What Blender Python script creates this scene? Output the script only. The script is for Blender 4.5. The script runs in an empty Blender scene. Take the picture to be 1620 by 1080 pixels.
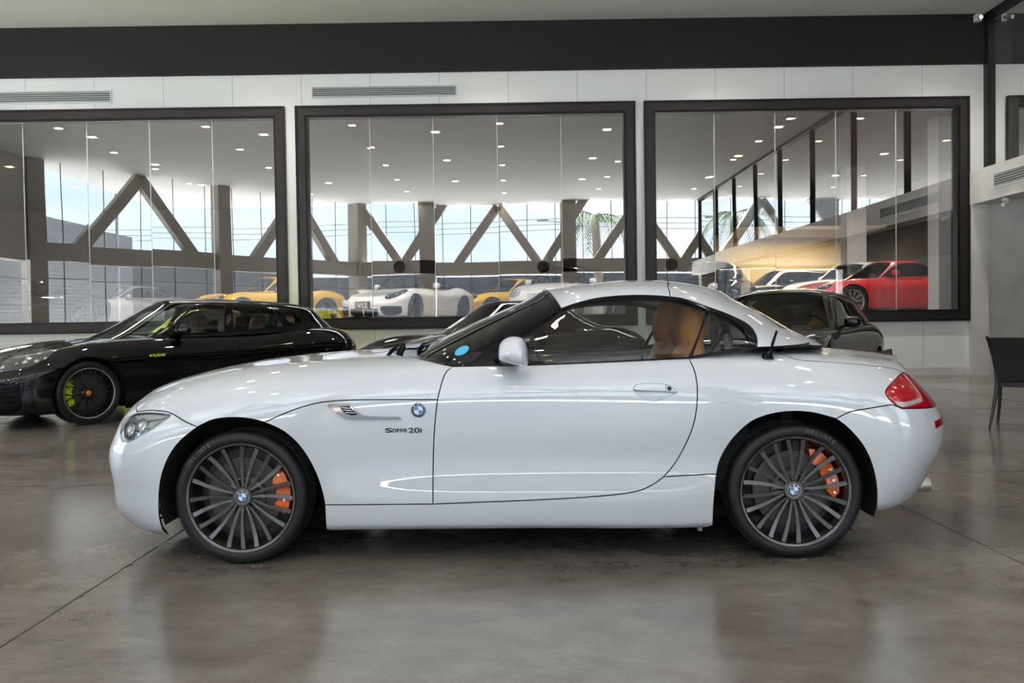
import bpy, math, random
import numpy as np
from mathutils import Vector, Matrix
from mathutils.bvhtree import BVHTree
from mathutils.geometry import delaunay_2d_cdt

random.seed(7)
SC = bpy.context.scene
COL = SC.collection
PI = math.pi

# ------------------------------------------------------------------ camera
CAM_H = 1.089
FPX = 1404.0
ROLL = 0.0148
PITCH = math.atan(0.0242)
_cp, _sp, _cr, _sr = math.cos(PITCH), math.sin(PITCH), math.cos(ROLL), math.sin(ROLL)
CF = Vector((0, _cp, -_sp))
_U0 = Vector((0, _sp, _cp)); _R0 = Vector((1, 0, 0))
CR = _cr * _R0 - _sr * _U0
CU = _cr * _U0 + _sr * _R0
CAMP = Vector((0, 0, CAM_H))
cam = bpy.data.cameras.new('camera'); camo = bpy.data.objects.new('camera', cam); COL.objects.link(camo)
cam.sensor_width = 36.0; cam.lens = 36.0 * FPX / 1620.0
cam.clip_start = 0.05; cam.clip_end = 500
m = Matrix.Identity(4)
for k in range(3):
    m[k][0] = CR[k]; m[k][1] = CU[k]; m[k][2] = -CF[k]; m[k][3] = CAMP[k]
camo.matrix_world = m
SC.camera = camo

def ray_dir(px, py):
    return (CF * FPX + CR * (px - 810.0) - CU * (py - 540.0)).normalized()

def on_ground(px, py, z=0.0):
    d = ray_dir(px, py); t = (z - CAM_H) / d.z
    return CAMP + d * t

def on_depth(px, py, y):
    d = ray_dir(px, py); t = y / d.y
    return CAMP + d * t

# ------------------------------------------------------------------ materials
MATS = {}
def new_mat(name):
    mt = bpy.data.materials.new(name); mt.use_nodes = True
    nt = mt.node_tree; nt.nodes.clear()
    out = nt.nodes.new('ShaderNodeOutputMaterial')
    MATS[name] = mt
    return mt, nt, out

def N(nt, typ, **kw):
    n = nt.nodes.new(typ)
    for k, v in kw.items():
        if k in n.inputs.keys() if hasattr(n.inputs, 'keys') else False:
            n.inputs[k].default_value = v
        else:
            setattr(n, k, v)
    return n

def pbr(name, col, rough=0.5, metal=0.0, coat=0.0, coat_rough=0.02, spec=0.5, bump=None, noise=None, emit=None, estr=0.0, alpha=None, ior=None, sheen=0.0):
    """bump=(scale, strength, distance); noise=(scale, amount) gentle value variation"""
    mt, nt, out = new_mat(name)
    p = nt.nodes.new('ShaderNodeBsdfPrincipled')
    p.inputs['Base Color'].default_value = (*col, 1)
    p.inputs['Roughness'].default_value = rough
    p.inputs['Metallic'].default_value = metal
    p.inputs['Coat Weight'].default_value = coat
    p.inputs['Coat Roughness'].default_value = coat_rough
    p.inputs['Specular IOR Level'].default_value = spec
    p.inputs['Sheen Weight'].default_value = sheen
    if ior: p.inputs['IOR'].default_value = ior
    if emit:
        p.inputs['Emission Color'].default_value = (*emit, 1); p.inputs['Emission Strength'].default_value = estr
    tc = nt.nodes.new('ShaderNodeTexCoord')
    if noise:
        nz = nt.nodes.new('ShaderNodeTexNoise'); nz.inputs['Scale'].default_value = noise[0]; nz.inputs['Detail'].default_value = 5
        nt.links.new(tc.outputs['Object'], nz.inputs['Vector'])
        mx = nt.nodes.new('ShaderNodeMixRGB'); mx.blend_type = 'MIX'
        mx.inputs[1].default_value = (*[c * (1 - noise[1]) for c in col], 1)
        mx.inputs[2].default_value = (*[min(1, c * (1 + noise[1])) for c in col], 1)
        nt.links.new(nz.outputs['Fac'], mx.inputs[0]); nt.links.new(mx.outputs[0], p.inputs['Base Color'])
    if bump:
        nb = nt.nodes.new('ShaderNodeTexNoise'); nb.inputs['Scale'].default_value = bump[0]; nb.inputs['Detail'].default_value = 4
        nt.links.new(tc.outputs['Object'], nb.inputs['Vector'])
        b = nt.nodes.new('ShaderNodeBump'); b.inputs['Strength'].default_value = bump[1]; b.inputs['Distance'].default_value = bump[2]
        nt.links.new(nb.outputs['Fac'], b.inputs['Height']); nt.links.new(b.outputs[0], p.inputs['Normal'])
    nt.links.new(p.outputs[0], out.inputs[0])
    return mt

def glass_mat(name, tint=(1, 1, 1), refl=1.0, base=0.0, rough=0.0, wav=None):
    """thin sheet glass: tinted see-through + mirror by Fresnel (x refl + base)"""
    mt, nt, out = new_mat(name)
    tr = nt.nodes.new('ShaderNodeBsdfTransparent'); tr.inputs[0].default_value = (*tint, 1)
    gl = nt.nodes.new('ShaderNodeBsdfGlossy'); gl.inputs['Roughness'].default_value = rough; gl.inputs[0].default_value = (1, 1, 1, 1)
    fr = nt.nodes.new('ShaderNodeFresnel'); fr.inputs[0].default_value = 1.5
    ma = nt.nodes.new('ShaderNodeMath'); ma.operation = 'MULTIPLY_ADD'; ma.use_clamp = True
    ma.inputs[1].default_value = refl; ma.inputs[2].default_value = base
    nt.links.new(fr.outputs[0], ma.inputs[0])
    mx = nt.nodes.new('ShaderNodeMixShader')
    nt.links.new(ma.outputs[0], mx.inputs[0]); nt.links.new(tr.outputs[0], mx.inputs[1]); nt.links.new(gl.outputs[0], mx.inputs[2])
    if wav:
        tc = nt.nodes.new('ShaderNodeTexCoord')
        nb = nt.nodes.new('ShaderNodeTexNoise'); nb.inputs['Scale'].default_value = wav[0]; nb.inputs['Detail'].default_value = 0.5
        nt.links.new(tc.outputs['Object'], nb.inputs['Vector'])
        b = nt.nodes.new('ShaderNodeBump'); b.inputs['Strength'].default_value = 1.0; b.inputs['Distance'].default_value = wav[1]
        nt.links.new(nb.outputs['Fac'], b.inputs['Height']); nt.links.new(b.outputs[0], gl.inputs['Normal'])
    nt.links.new(mx.outputs[0], out.inputs[0])
    return mt

def emis(name, col, strength):
    mt, nt, out = new_mat(name)
    e = nt.nodes.new('ShaderNodeEmission'); e.inputs[0].default_value = (*col, 1); e.inputs[1].default_value = strength
    nt.links.new(e.outputs[0], out.inputs[0]); return mt

# ------------------------------------------------------------------ objects
def empty(name, loc=(0, 0, 0), rz=0.0, label=None, cat=None, group=None):
    o = bpy.data.objects.new(name, None); COL.objects.link(o)
    o.location = loc; o.rotation_euler = (0, 0, rz); o.empty_display_size = 0.2
    tag(o, label, cat, group); return o

def tag(o, label=None, cat=None, group=None, kind=None):
    if label: o['label'] = label
    if cat: o['category'] = cat
    if group: o['group'] = group
    if kind: o['kind'] = kind
    return o

def mesh_obj(name, verts, faces, mat, parent=None, smooth=False, sharp=None, loopn=None):
    me = bpy.data.meshes.new(name)
    me.from_pydata([tuple(v) for v in verts], [], [tuple(f) for f in faces])
    me.validate(clean_customdata=False)
    if mat:
        for q in (mat if isinstance(mat, (list, tuple)) else [mat]): me.materials.append(q)
    if smooth:
        me.polygons.foreach_set('use_smooth', [True] * len(me.polygons))
        if sharp is not None: me.set_sharp_from_angle(angle=math.radians(sharp))
    me.update()
    o = bpy.data.objects.new(name, me); COL.objects.link(o)
    if parent: o.parent = parent
    return o

class MB:
    """collects simple solids, then builds ONE mesh object"""
    def __init__(s): s.v = []; s.f = []; s.mi = []
    def add(s, v, f, mi=0):
        b = len(s.v); s.v += [tuple(q) for q in v]; s.f += [tuple(i + b for i in q) for q in f]; s.mi += [mi] * len(f); return s
    def box(s, x0, x1, y0, y1, z0, z1, mi=0):
        v = [(x0, y0, z0), (x1, y0, z0), (x1, y1, z0), (x0, y1, z0), (x0, y0, z1), (x1, y0, z1), (x1, y1, z1), (x0, y1, z1)]
        return s.add(v, [(0, 3, 2, 1), (4, 5, 6, 7), (0, 1, 5, 4), (1, 2, 6, 5), (2, 3, 7, 6), (3, 0, 4, 7)], mi)
    def bar(s, a, b, w, h, up=(0, 0, 1), mi=0):
        a = Vector(a); b = Vector(b); d = (b - a).normalized(); up = Vector(up)
        r = d.cross(up); r = r.normalized() if r.length > 1e-6 else Vector((1, 0, 0)); u = r.cross(d)
        v = []
        for p in (a, b):
            for sx, sy in ((-1, -1), (1, -1), (1, 1), (-1, 1)): v.append(p + r * (sx * w / 2) + u * (sy * h / 2))
        return s.add(v, [(3, 2, 1, 0), (4, 5, 6, 7), (0, 1, 5, 4), (1, 2, 6, 5), (2, 3, 7, 6), (3, 0, 4, 7)], mi)
    def tube(s, pts, r, n=8, closed=False, mi=0, flat=1.0):
        pts = [Vector(p) for p in pts]; k = len(pts)
        rs = r if isinstance(r, (list, tuple)) else [r] * k
        v = []; pr = None
        for i, p in enumerate(pts):
            a = pts[(i - 1) % k] if (closed or i) else p; b = pts[(i + 1) % k] if (closed or i < k - 1) else p
            d = (b - a).normalized()
            if pr is None:
                pr = d.orthogonal().normalized()
            pr = (pr - d * pr.dot(d)).normalized(); q = d.cross(pr)
            for t in range(n):
                an = 2 * PI * t / n
                v.append(p + (pr * math.cos(an) + q * math.sin(an) * flat) * rs[i])
        f = []
        for i in range(k if closed else k - 1):
            for t in range(n):
                a0 = i * n + t; a1 = i * n + (t + 1) % n; b0 = ((i + 1) % k) * n + t; b1 = ((i + 1) % k) * n + (t + 1) % n
                f.append((a0, a1, b1, b0))
        if not closed:
            f.append(tuple(range(n))[::-1]); f.append(tuple((k - 1) * n + t for t in range(n)))
        return s.add(v, f, mi)
    def lathe(s, prof, c=(0, 0, 0), axis='y', n=48, closed=False, mi=0, a0=0.0, a1=2 * PI):
        """prof: [(radius, along axis)]"""
        full = abs(a1 - a0 - 2 * PI) < 1e-6; m_ = n if full else n + 1
        v = []
        for (r, h) in prof:
            for t in range(m_):
                an = a0 + (a1 - a0) * t / n
                ca, sa = r * math.cos(an), r * math.sin(an)
                if axis == 'y': v.append((c[0] + ca, c[1] + h, c[2] + sa))
                elif axis == 'z': v.append((c[0] + ca, c[1] + sa, c[2] + h))
                else: v.append((c[0] + h, c[1] + ca, c[2] + sa))
        f = []; k = len(prof)
        for i in range(k if closed else k - 1):
            for t in range(n):
                t2 = (t + 1) % m_; i2 = (i + 1) % k
                f.append((i * m_ + t, i * m_ + t2, i2 * m_ + t2, i2 * m_ + t))
        return s.add(v, f, mi)
    def prism(s, pts, vec, mi=0):
        """pts: 3D polygon, extruded by vec"""
        n = len(pts); vec = Vector(vec); v = [Vector(p) for p in pts]; v2 = [p + vec for p in v]
        f = [tuple(range(n))[::-1], tuple(range(n, 2 * n))] + [(i, (i + 1) % n, n + (i + 1) % n, n + i) for i in range(n)]
        return s.add(v + v2, f, mi)
    def ball(s, c, r, n=12, mi=0):
        rx, ry, rz = r if isinstance(r, (list, tuple)) else (r, r, r)
        v = []; f = []; h = n // 2
        for i in range(h + 1):
            th = PI * i / h
            for j in range(n):
                ph = 2 * PI * j / n
                v.append((c[0] + rx * math.sin(th) * math.cos(ph), c[1] + ry * math.sin(th) * math.sin(ph), c[2] + rz * math.cos(th)))
        for i in range(h):
            for j in range(n): f.append((i * n + j, (i + 1) * n + j, (i + 1) * n + (j + 1) % n, i * n + (j + 1) % n))
        return s.add(v, f, mi)
    def build(s, name, mat, parent=None, smooth=True, sharp=35, bevel=0, merge=True):
        o = mesh_obj(name, s.v, s.f, mat, parent)
        me = o.data
        if any(s.mi) and len(me.polygons) == len(s.mi): me.polygons.foreach_set('material_index', s.mi)
        import bmesh
        bm = bmesh.new(); bm.from_mesh(me)
        bmesh.ops.remove_doubles(bm, verts=bm.verts, dist=1e-5)
        bmesh.ops.recalc_face_normals(bm, faces=bm.faces)
        bm.to_mesh(me); bm.free()
        if smooth:
            me.polygons.foreach_set('use_smooth', [True] * len(me.polygons)); me.set_sharp_from_angle(angle=math.radians(sharp))
        if bevel:
            b = o.modifiers.new('b', 'BEVEL'); b.width = bevel; b.segments = 2; b.limit_method = 'ANGLE'; b.harden_normals = False
        return o

# ------------------------------------------------------------------ splines
def cspline(xk, yk):
    """natural cubic through knots, linear extrapolation; returns vectorised f"""
    xk = np.asarray(xk, float); yk = np.asarray(yk, float); n = len(xk)
    if n == 2:
        return lambda x: yk[0] + (yk[1] - yk[0]) * (np.asarray(x, float) - xk[0]) / (xk[1] - xk[0])
    h = np.diff(xk); A = np.zeros((n, n)); b = np.zeros(n); A[0, 0] = A[-1, -1] = 1
    for i in range(1, n - 1):
        A[i, i - 1] = h[i - 1]; A[i, i] = 2 * (h[i - 1] + h[i]); A[i, i + 1] = h[i]
        b[i] = 6 * ((yk[i + 1] - yk[i]) / h[i] - (yk[i] - yk[i - 1]) / h[i - 1])
    M = np.linalg.solve(A, b)
    def f(x):
        x = np.asarray(x, float); i = np.clip(np.searchsorted(xk, x) - 1, 0, n - 2)
        hh = h[i]; a = (xk[i + 1] - x); c = (x - xk[i])
        y = M[i] * a**3 / (6 * hh) + M[i + 1] * c**3 / (6 * hh) + (yk[i] / hh - M[i] * hh / 6) * a + (yk[i + 1] / hh - M[i + 1] * hh / 6) * c
        s0 = (yk[1] - yk[0]) / h[0] - h[0] * (2 * M[0] + M[1]) / 6; s1 = (yk[-1] - yk[-2]) / h[-1] + h[-1] * (M[-2] + 2 * M[-1]) / 6
        y = np.where(x < xk[0], yk[0] + s0 * (x - xk[0]), y); y = np.where(x > xk[-1], yk[-1] + s1 * (x - xk[-1]), y)
        return y
    return f

def pchip(xk, yk):
    """monotone cubic; returns vectorised f, clamped ends"""
    xk = np.asarray(xk, float); yk = np.asarray(yk, float); n = len(xk); h = np.diff(xk); d = np.diff(yk) / h
    m_ = np.zeros(n); m_[0] = d[0]; m_[-1] = d[-1]
    for i in range(1, n - 1):
        if d[i - 1] * d[i] > 0:
            w1 = 2 * h[i] + h[i - 1]; w2 = h[i] + 2 * h[i - 1]; m_[i] = (w1 + w2) / (w1 / d[i - 1] + w2 / d[i])
    def f(x):
        x = np.clip(np.asarray(x, float), xk[0], xk[-1]); i = np.clip(np.searchsorted(xk, x) - 1, 0, n - 2)
        t = (x - xk[i]) / h[i]
        return (2*t**3-3*t**2+1)*yk[i] + (t**3-2*t**2+t)*h[i]*m_[i] + (-2*t**3+3*t**2)*yk[i+1] + (t**3-t**2)*h[i]*m_[i+1]
    return f

def smooth_path(pts, step, dim=2):
    """Catmull-Rom through pts sampled about every `step`"""
    P = [np.array(p, float) for p in pts]
    if len(P) == 2:
        n = max(1, int(np.linalg.norm(P[1] - P[0]) / step)); return [P[0] + (P[1] - P[0]) * k / n for k in range(n)] + [P[1]]
    out = []
    for i in range(len(P) - 1):
        p1, p2 = P[i], P[i + 1]; p0 = P[i - 1] if i else 2 * p1 - p2; p3 = P[i + 2] if i + 2 < len(P) else 2 * p2 - p1
        t0, t1, t2, t3 = 0, 0, 0, 0
        d1 = max(np.linalg.norm(p1 - p0), 1e-9)**.5; d2 = max(np.linalg.norm(p2 - p1), 1e-9)**.5; d3 = max(np.linalg.norm(p3 - p2), 1e-9)**.5
        m1 = (p1 - p0) / d1 - (p2 - p0) / (d1 + d2) + (p2 - p1) / d2; m2 = (p2 - p1) / d2 - (p3 - p1) / (d2 + d3) + (p3 - p2) / d3
        m1 = m1 * d2; m2 = m2 * d2
        n = max(1, int(np.linalg.norm(p2 - p1) / step))
        for k in range(n):
            t = k / n; out.append((2*t**3-3*t**2+1)*p1 + (t**3-2*t**2+t)*m1 + (-2*t**3+3*t**2)*p2 + (t**3-t**2)*m2)
    out.append(P[-1]); return out

def in_poly(P, poly):
    """P (n,2) inside poly (m,2)"""
    x, y = P[:, 0], P[:, 1]; c = np.zeros(len(P), bool); m_ = len(poly)
    for i in range(m_):
        x0, y0 = poly[i]; x1, y1 = poly[(i + 1) % m_]
        if y0 == y1: continue
        k = ((y0 > y) != (y1 > y)) & (x < (x1 - x0) * (y - y0) / (y1 - y0) + x0)
        c ^= k
    return c

def poly_area(p):
    p = np.asarray(p); x, y = p[:, 0], p[:, 1]; return 0.5 * np.sum(x * np.roll(y, -1) - np.roll(x, -1) * y)

class Surf:
    """Half a car skin (camera side, y<=0), a smooth parametric sheet.
    rows: list of dict(xn, xt, Y=f(x), Z=f(x), Ln, pn, Lt, pt), bottom to centreline."""
    def __init__(s, rows, N=280, sub=6, k=0.955, rowmode='cubic'):
        u = np.linspace(0, 1, N + 1); u = u - k * np.sin(2 * PI * u) / (2 * PI)
        R = []
        for r in rows:
            x = r['xn'] + (r['xt'] - r['xn']) * u
            Ln, Lt = r.get('Ln', .5), r.get('Lt', .4); pn, pt = r.get('pn', 2.3), r.get('pt', 2.3)
            dn = np.clip((x - r['xn']) / Ln, 0, 1); dt = np.clip((r['xt'] - x) / Lt, 0, 1)
            w = (1 - (1 - dn)**pn)**(1 / pn) * (1 - (1 - dt)**pt)**(1 / pt)
            R.append(np.stack([x, -r['Y'](x) * w, r['Z'](x)], 1))
        R = np.array(R)                                  # rows, N+1, 3
        nr = len(R); ref = R[:, N // 2]; seg = np.linalg.norm(np.diff(R[:, N // 4:3 * N // 4:8], axis=0), axis=2).mean(1)
        t = np.concatenate([[0], np.cumsum(seg)]); tt = np.concatenate([np.linspace(t[i], t[i + 1], sub, endpoint=False) for i in range(nr - 1)] + [[t[-1]]])
        G = np.zeros((N + 1, len(tt), 3))
        for c in range(3):
            if rowmode == 'cubic':
                h = np.diff(t); A = np.zeros((nr, nr)); B = np.zeros((nr, N + 1)); A[0, 0] = A[-1, -1] = 1
                Yk = R[:, :, c]
                for i in range(1, nr - 1):
                    A[i, i - 1] = h[i - 1]; A[i, i] = 2 * (h[i - 1] + h[i]); A[i, i + 1] = h[i]
                    B[i] = 6 * ((Yk[i + 1] - Yk[i]) / h[i] - (Yk[i] - Yk[i - 1]) / h[i - 1])
                if c != 1:      # symmetric across the centreline: zero slope there
                    A[-1, -2] = h[-1]; A[-1, -1] = 2 * h[-1]; B[-1] = 6 * (0 - (Yk[-1] - Yk[-2]) / h[-1])
                M = np.linalg.solve(A, B)
                for q, tq in enumerate(tt):
                    i = min(max(int(np.searchsorted(t, tq, side='right')) - 1, 0), nr - 2); hh = h[i]; a = t[i + 1] - tq; b = tq - t[i]
                    G[:, q, c] = M[i]*a**3/(6*hh) + M[i+1]*b**3/(6*hh) + (Yk[i]/hh - M[i]*hh/6)*a + (Yk[i+1]/hh - M[i+1]*hh/6)*b
        G[:, :, 1] = np.minimum(G[:, :, 1], 0); G[:, -1, 1] = 0
        s.G = G; s.N = N; s.M = len(tt) - 1; s.sub = sub
        da = np.gradient(G, axis=0); db = np.gradient(G, axis=1)
        n = np.cross(da, db); L = np.linalg.norm(n, axis=2, keepdims=True)
        bad = L[..., 0] < 1e-12; L[bad] = 1; n = n / L
        n = -n if np.sum(n[:, :, 1] < 0) < np.sum(n[:, :, 1] > 0) else n
        n[0] = n[1]; n[-1] = n[-2]
        s.Nn = n; s.bvh = None
    def _bvh(s):
        if s.bvh is None:
            N, M = s.N, s.M
            v = [tuple(p) for p in s.G.reshape(-1, 3)]
            f = [(i * (M + 1) + j, (i + 1) * (M + 1) + j, (i + 1) * (M + 1) + j + 1, i * (M + 1) + j + 1) for i in range(N) for j in range(M)]
            s.bvh = BVHTree.FromPolygons(v, f)
        return s.bvh
    def ev(s, ab, arr=None):
        arr = s.G if arr is None else arr
        ab = np.atleast_2d(ab); a = np.clip(ab[:, 0], 0, s.N - 1e-9); b = np.clip(ab[:, 1], 0, s.M - 1e-9)
        i = a.astype(int); j = b.astype(int); fa = (a - i)[:, None]; fb = (b - j)[:, None]
        return (arr[i, j] * (1 - fa) + arr[i + 1, j] * fa) * (1 - fb) + (arr[i, j + 1] * (1 - fa) + arr[i + 1, j + 1] * fa) * fb
    def hit(s, o, d):
        loc, n, idx, dist = s._bvh().ray_cast(Vector(o), Vector(d))
        if loc is None:
            # nearest point on the skin to the ray
            best = None; o = Vector(o); d = Vector(d).normalized()
            Gp = s.G.reshape(-1, 3); w = Gp - np.array(o); tq = w @ np.array(d); dist = np.linalg.norm(w - tq[:, None] * np.array(d), axis=1)
            k = int(np.argmin(dist)); return np.array([k // (s.M + 1), k % (s.M + 1)], float)
        i, j = divmod(idx, s.M); p = np.array(loc)
        a = b = 0.5
        for _ in range(4):
            q = s.ev([[i + a, j + b]])[0]; g = s.G
            Ja = (g[i + 1, j] - g[i, j]) * (1 - b) + (g[i + 1, j + 1] - g[i, j + 1]) * b
            Jb = (g[i, j + 1] - g[i, j]) * (1 - a) + (g[i + 1, j + 1] - g[i + 1, j]) * a
            J = np.stack([Ja, Jb], 1); sol, *_ = np.linalg.lstsq(J, p - q, rcond=None)
            a = min(1, max(0, a + sol[0])); b = min(1, max(0, b + sol[1]))
        return np.array([i + a, j + b])
    def xz_to_ab(s, x, row):
        """index a so that grid x = x at column b=row"""
        xs = s.G[:, int(row), 0]; return float(np.interp(x, xs, np.arange(s.N + 1)))

class Proj:
    """turns 2D traced points into (a,b) on a Surf"""
    def __init__(s, kind, inv=None): s.kind = kind; s.inv = inv
    def ab(s, surf, p):
        k = s.kind
        if k == 'px':
            o = s.inv @ CAMP; d = (s.inv.to_3x3() @ ray_dir(*p)); return surf.hit(o, d)
        if k == 'side': return surf.hit((p[0], -5, p[1]), (0, 1, 0))
        if k == 'front': return surf.hit((-9, -abs(p[0]), p[1]), (1, 0, 0))
        if k == 'rear': return surf.hit((9, -abs(p[0]), p[1]), (-1, 0, 0))
        if k == 'top': return surf.hit((p[0], -abs(p[1]), 9), (0, 0, -1))
        if k == 'ab': return np.array(p, float)
    def step(s): return {'px': 5.0, 'ab': 2.0}.get(s.kind, 0.02)

def outline(surf, segs):
    """segs: list of (Proj, [points], smooth?) -> closed polygon in (a,b)"""
    out = []
    for sg in segs:
        pr, pts = sg[0], sg[1]; sm = sg[2] if len(sg) > 2 else True
        if sm or len(pts) < 3: P = smooth_path(pts, pr.step())
        else:
            P = []
            for a, b in zip(pts[:-1], pts[1:]): P += smooth_path([a, b], pr.step())[:-1]
            P.append(np.array(pts[-1], float))
        q = [pr.ab(surf, tuple(p)) for p in P]
        for k in q:
            if not out or np.linalg.norm(k - out[-1]) > 0.05: out.append(k)
    if np.linalg.norm(out[0] - out[-1]) < 0.05: out.pop()
    return np.array(out)

def densify(ab, mx=2.0):
    out = []
    n = len(ab)
    for i in range(n):
        a, b = ab[i], ab[(i + 1) % n]; k = max(1, int(np.linalg.norm(b - a) / mx))
        for t in range(k): out.append(a + (b - a) * t / k)
    return np.array(out)

def inset_ab(surf, ab, g):
    """move polygon inward by g metres, measured on the skin"""
    n = len(ab); P = surf.ev(ab); Nn = surf.ev(ab, surf.Nn); sgn = 1 if poly_area(ab) > 0 else -1
    e = .5
    Ja = surf.ev(ab + [e, 0]) - surf.ev(ab - [e, 0]); Jb = surf.ev(ab + [0, e]) - surf.ev(ab - [0, e])
    lo = np.clip(ab[:, 0] + e, 0, surf.N) - np.clip(ab[:, 0] - e, 0, surf.N); hi = np.clip(ab[:, 1] + e, 0, surf.M) - np.clip(ab[:, 1] - e, 0, surf.M)
    Ja = Ja / np.maximum(lo, 1e-6)[:, None]; Jb = Jb / np.maximum(hi, 1e-6)[:, None]
    out = ab.copy()
    for i in range(n):
        if abs(P[i][1]) < 1e-4: continue      # the centreline stays
        T = P[(i + 1) % n] - P[i - 1]; L = np.linalg.norm(T)
        if L < 1e-9: continue
        T /= L; dab = ab[(i + 1) % n] - ab[i - 1]; perp = np.array([-dab[1], dab[0]]) * sgn      # inward in ab
        inw = perp[0] * Ja[i] + perp[1] * Jb[i]; inw = inw - T * inw.dot(T); l2 = np.linalg.norm(inw)
        if l2 < 1e-12: continue
        inw = inw / l2 * g
        J = np.stack([Ja[i], Jb[i]], 1); sol, *_ = np.linalg.lstsq(J, inw, rcond=1e-4)
        L3 = np.linalg.norm(sol)
        if L3 > 1.5: sol = sol / L3 * 1.5
        out[i] = ab[i] + sol
    return out

def patch(name, surf, poly, mat, parent=None, holes=(), gap=0.002, off=0.0, rim=0.012, sides='near', stride=(1, 1), both_in_one=False, rimmat=None, bulge=0.0, solid=False):
    """cut a piece out of the skin along `poly`; returns object(s).
    sides: 'near', 'far' or 'both' (one mesh)"""
    if len(poly) < 3: print('EMPTY PATCH', name); return None
    poly = densify(np.array(poly, float), 3.0)
    if gap: poly = inset_ab(surf, poly, gap)
    poly[:, 0] = np.clip(poly[:, 0], 0, surf.N); poly[:, 1] = np.clip(poly[:, 1], 0, surf.M)
    hs = []
    for h in holes:
        h = densify(np.array(h, float), 3.0); hs.append(h)
    a0, b0 = np.floor(poly.min(0)); a1, b1 = np.ceil(poly.max(0))
    ai = np.arange(a0, a1 + 1, stride[0]); bi = np.arange(b0, b1 + 1, stride[1])
    gg = np.stack(np.meshgrid(ai, bi, indexing='ij'), -1).reshape(-1, 2)
    k = in_poly(gg + 1e-4, poly)
    for h in hs: k &= ~in_poly(gg + 1e-4, h)
    gg = gg[k]
    # drop grid points hugging the outline
    allb = np.concatenate([poly] + hs)
    if len(gg):
        dmin = np.full(len(gg), 9.0)
        for c in range(0, len(allb), 200):
            d = np.abs(gg[:, None, :] - allb[None, c:c + 200, :]); dmin = np.minimum(dmin, np.sqrt((d**2).sum(2)).min(1))
        gg = gg[dmin > 0.35]
    V = [Vector(p) for p in poly]; E = []
    n = len(poly); E += [(i, (i + 1) % n) for i in range(n)]
    for h in hs:
        b = len(V); V += [Vector(p) for p in h]; E += [(b + i, b + (i + 1) % len(h)) for i in range(len(h))]
    V += [Vector(p) for p in gg]
    vo, eo, fo, *_ = delaunay_2d_cdt(V, E, [], 0, 1e-5)
    vo = np.array([tuple(v) for v in vo]); fo = np.array([f for f in fo if len(f) == 3], dtype=int).reshape(-1, 3)
    if not len(fo): print('EMPTY PATCH', name); return None
    cen = vo[fo].mean(1); k = in_poly(cen, poly)
    for h in hs: k &= ~in_poly(cen, h)
    fo = fo[k]
    if not len(fo): print('EMPTY PATCH', name); return None
    P = surf.ev(vo); Nr = surf.ev(vo, surf.Nn); Nr /= np.maximum(np.linalg.norm(Nr, axis=1, keepdims=True), 1e-9)
    P = P + Nr * off
    # orient
    fn = np.cross(P[fo[:, 1]] - P[fo[:, 0]], P[fo[:, 2]] - P[fo[:, 0]]); ar = np.linalg.norm(fn, axis=1)
    keep = ar > 1e-12; fo = fo[keep]; fn = fn[keep]
    fl = (fn * Nr[fo[:, 0]]).sum(1) < 0; fo[fl] = fo[fl][:, ::-1]
    used = np.unique(fo); remap = -np.ones(len(P), int); remap[used] = np.arange(len(used)); P = P[used]; Nr = Nr[used]; fo = remap[fo]; vu = vo[used]
    # boundary edges (not on centreline)
    cnt = {}
    for t in fo:
        for q in range(3):
            e = (t[q], t[(q + 1) % 3]); ke = (min(e), max(e)); cnt.setdefault(ke, []).append(e)
    be = [v[0] for kk, v in cnt.items() if len(v) == 1]
    be = [e for e in be if not (abs(P[e[0]][1]) < 1e-5 and abs(P[e[1]][1]) < 1e-5 and sides == 'both')]
    verts = [tuple(p) for p in P]; faces = [tuple(int(q) for q in t) for t in fo]; nrm = [tuple(q) for q in Nr]; rimf = []
    if rim and be:
        im = {}
        for e in be:
            for q in e:
                if q not in im:
                    im[q] = len(verts); w = P[q] - Nr[q] * rim
                    if abs(P[q][1]) < 1e-5: w[1] = 0
                    verts.append(tuple(w)); nrm.append(tuple(Nr[q]))
        for (p, q) in be: rimf.append((int(q), int(p), im[p], im[q]))
        if solid:
            for t in fo: pass
    def mir(vs, fs): return [(x, -y, z) for x, y, z in vs], [tuple(f[::-1]) for f in fs]
    sets = []
    if sides in ('near', 'both'): sets.append((verts, faces, rimf, nrm))
    if sides in ('far', 'both'):
        mv, mf = mir(verts, faces); _, mr = mir(verts, rimf); sets.append((mv, mf, mr, [(x, -y, z) for x, y, z in nrm]))
    AV, AF, AR, AN = [], [], [], []
    for v, f, r, nn in sets:
        b = len(AV); AV += v; AN += nn; AF += [tuple(i + b for i in t) for t in f]; AR += [tuple(i + b for i in t) for t in r]
    me = bpy.data.meshes.new(name); me.from_pydata(AV, [], AF + AR)
    me.materials.append(mat)
    if rimmat: me.materials.append(rimmat)
    nf = len(AF)
    me.polygons.foreach_set('use_smooth', [True] * nf + [False] * len(AR))
    if rimmat: me.polygons.foreach_set('material_index', [0] * nf + [1] * len(AR))
    me.update()
    ln = []
    for p in me.polygons:
        if p.index < nf: ln += [AN[v] for v in p.vertices]
        else: ln += [(0, 0, 0)] * len(p.vertices)
    me.normals_split_custom_set(ln)
    o = bpy.data.objects.new(name, me); COL.objects.link(o)
    if parent: o.parent = parent
    return o

def skin_strip(surf, ab_line, w, h, name, mat, parent, sides='near', n=6):
    """a thin bead that follows a line on the skin"""
    P = surf.ev(ab_line); mb = MB(); mb.tube([Vector(p) for p in P], w, n=n, flat=1.0)
    if sides == 'both':
        mb.tube([Vector((p[0], -p[1], p[2])) for p in P], w, n=n)
    return mb.build(name, mat, parent)
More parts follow.
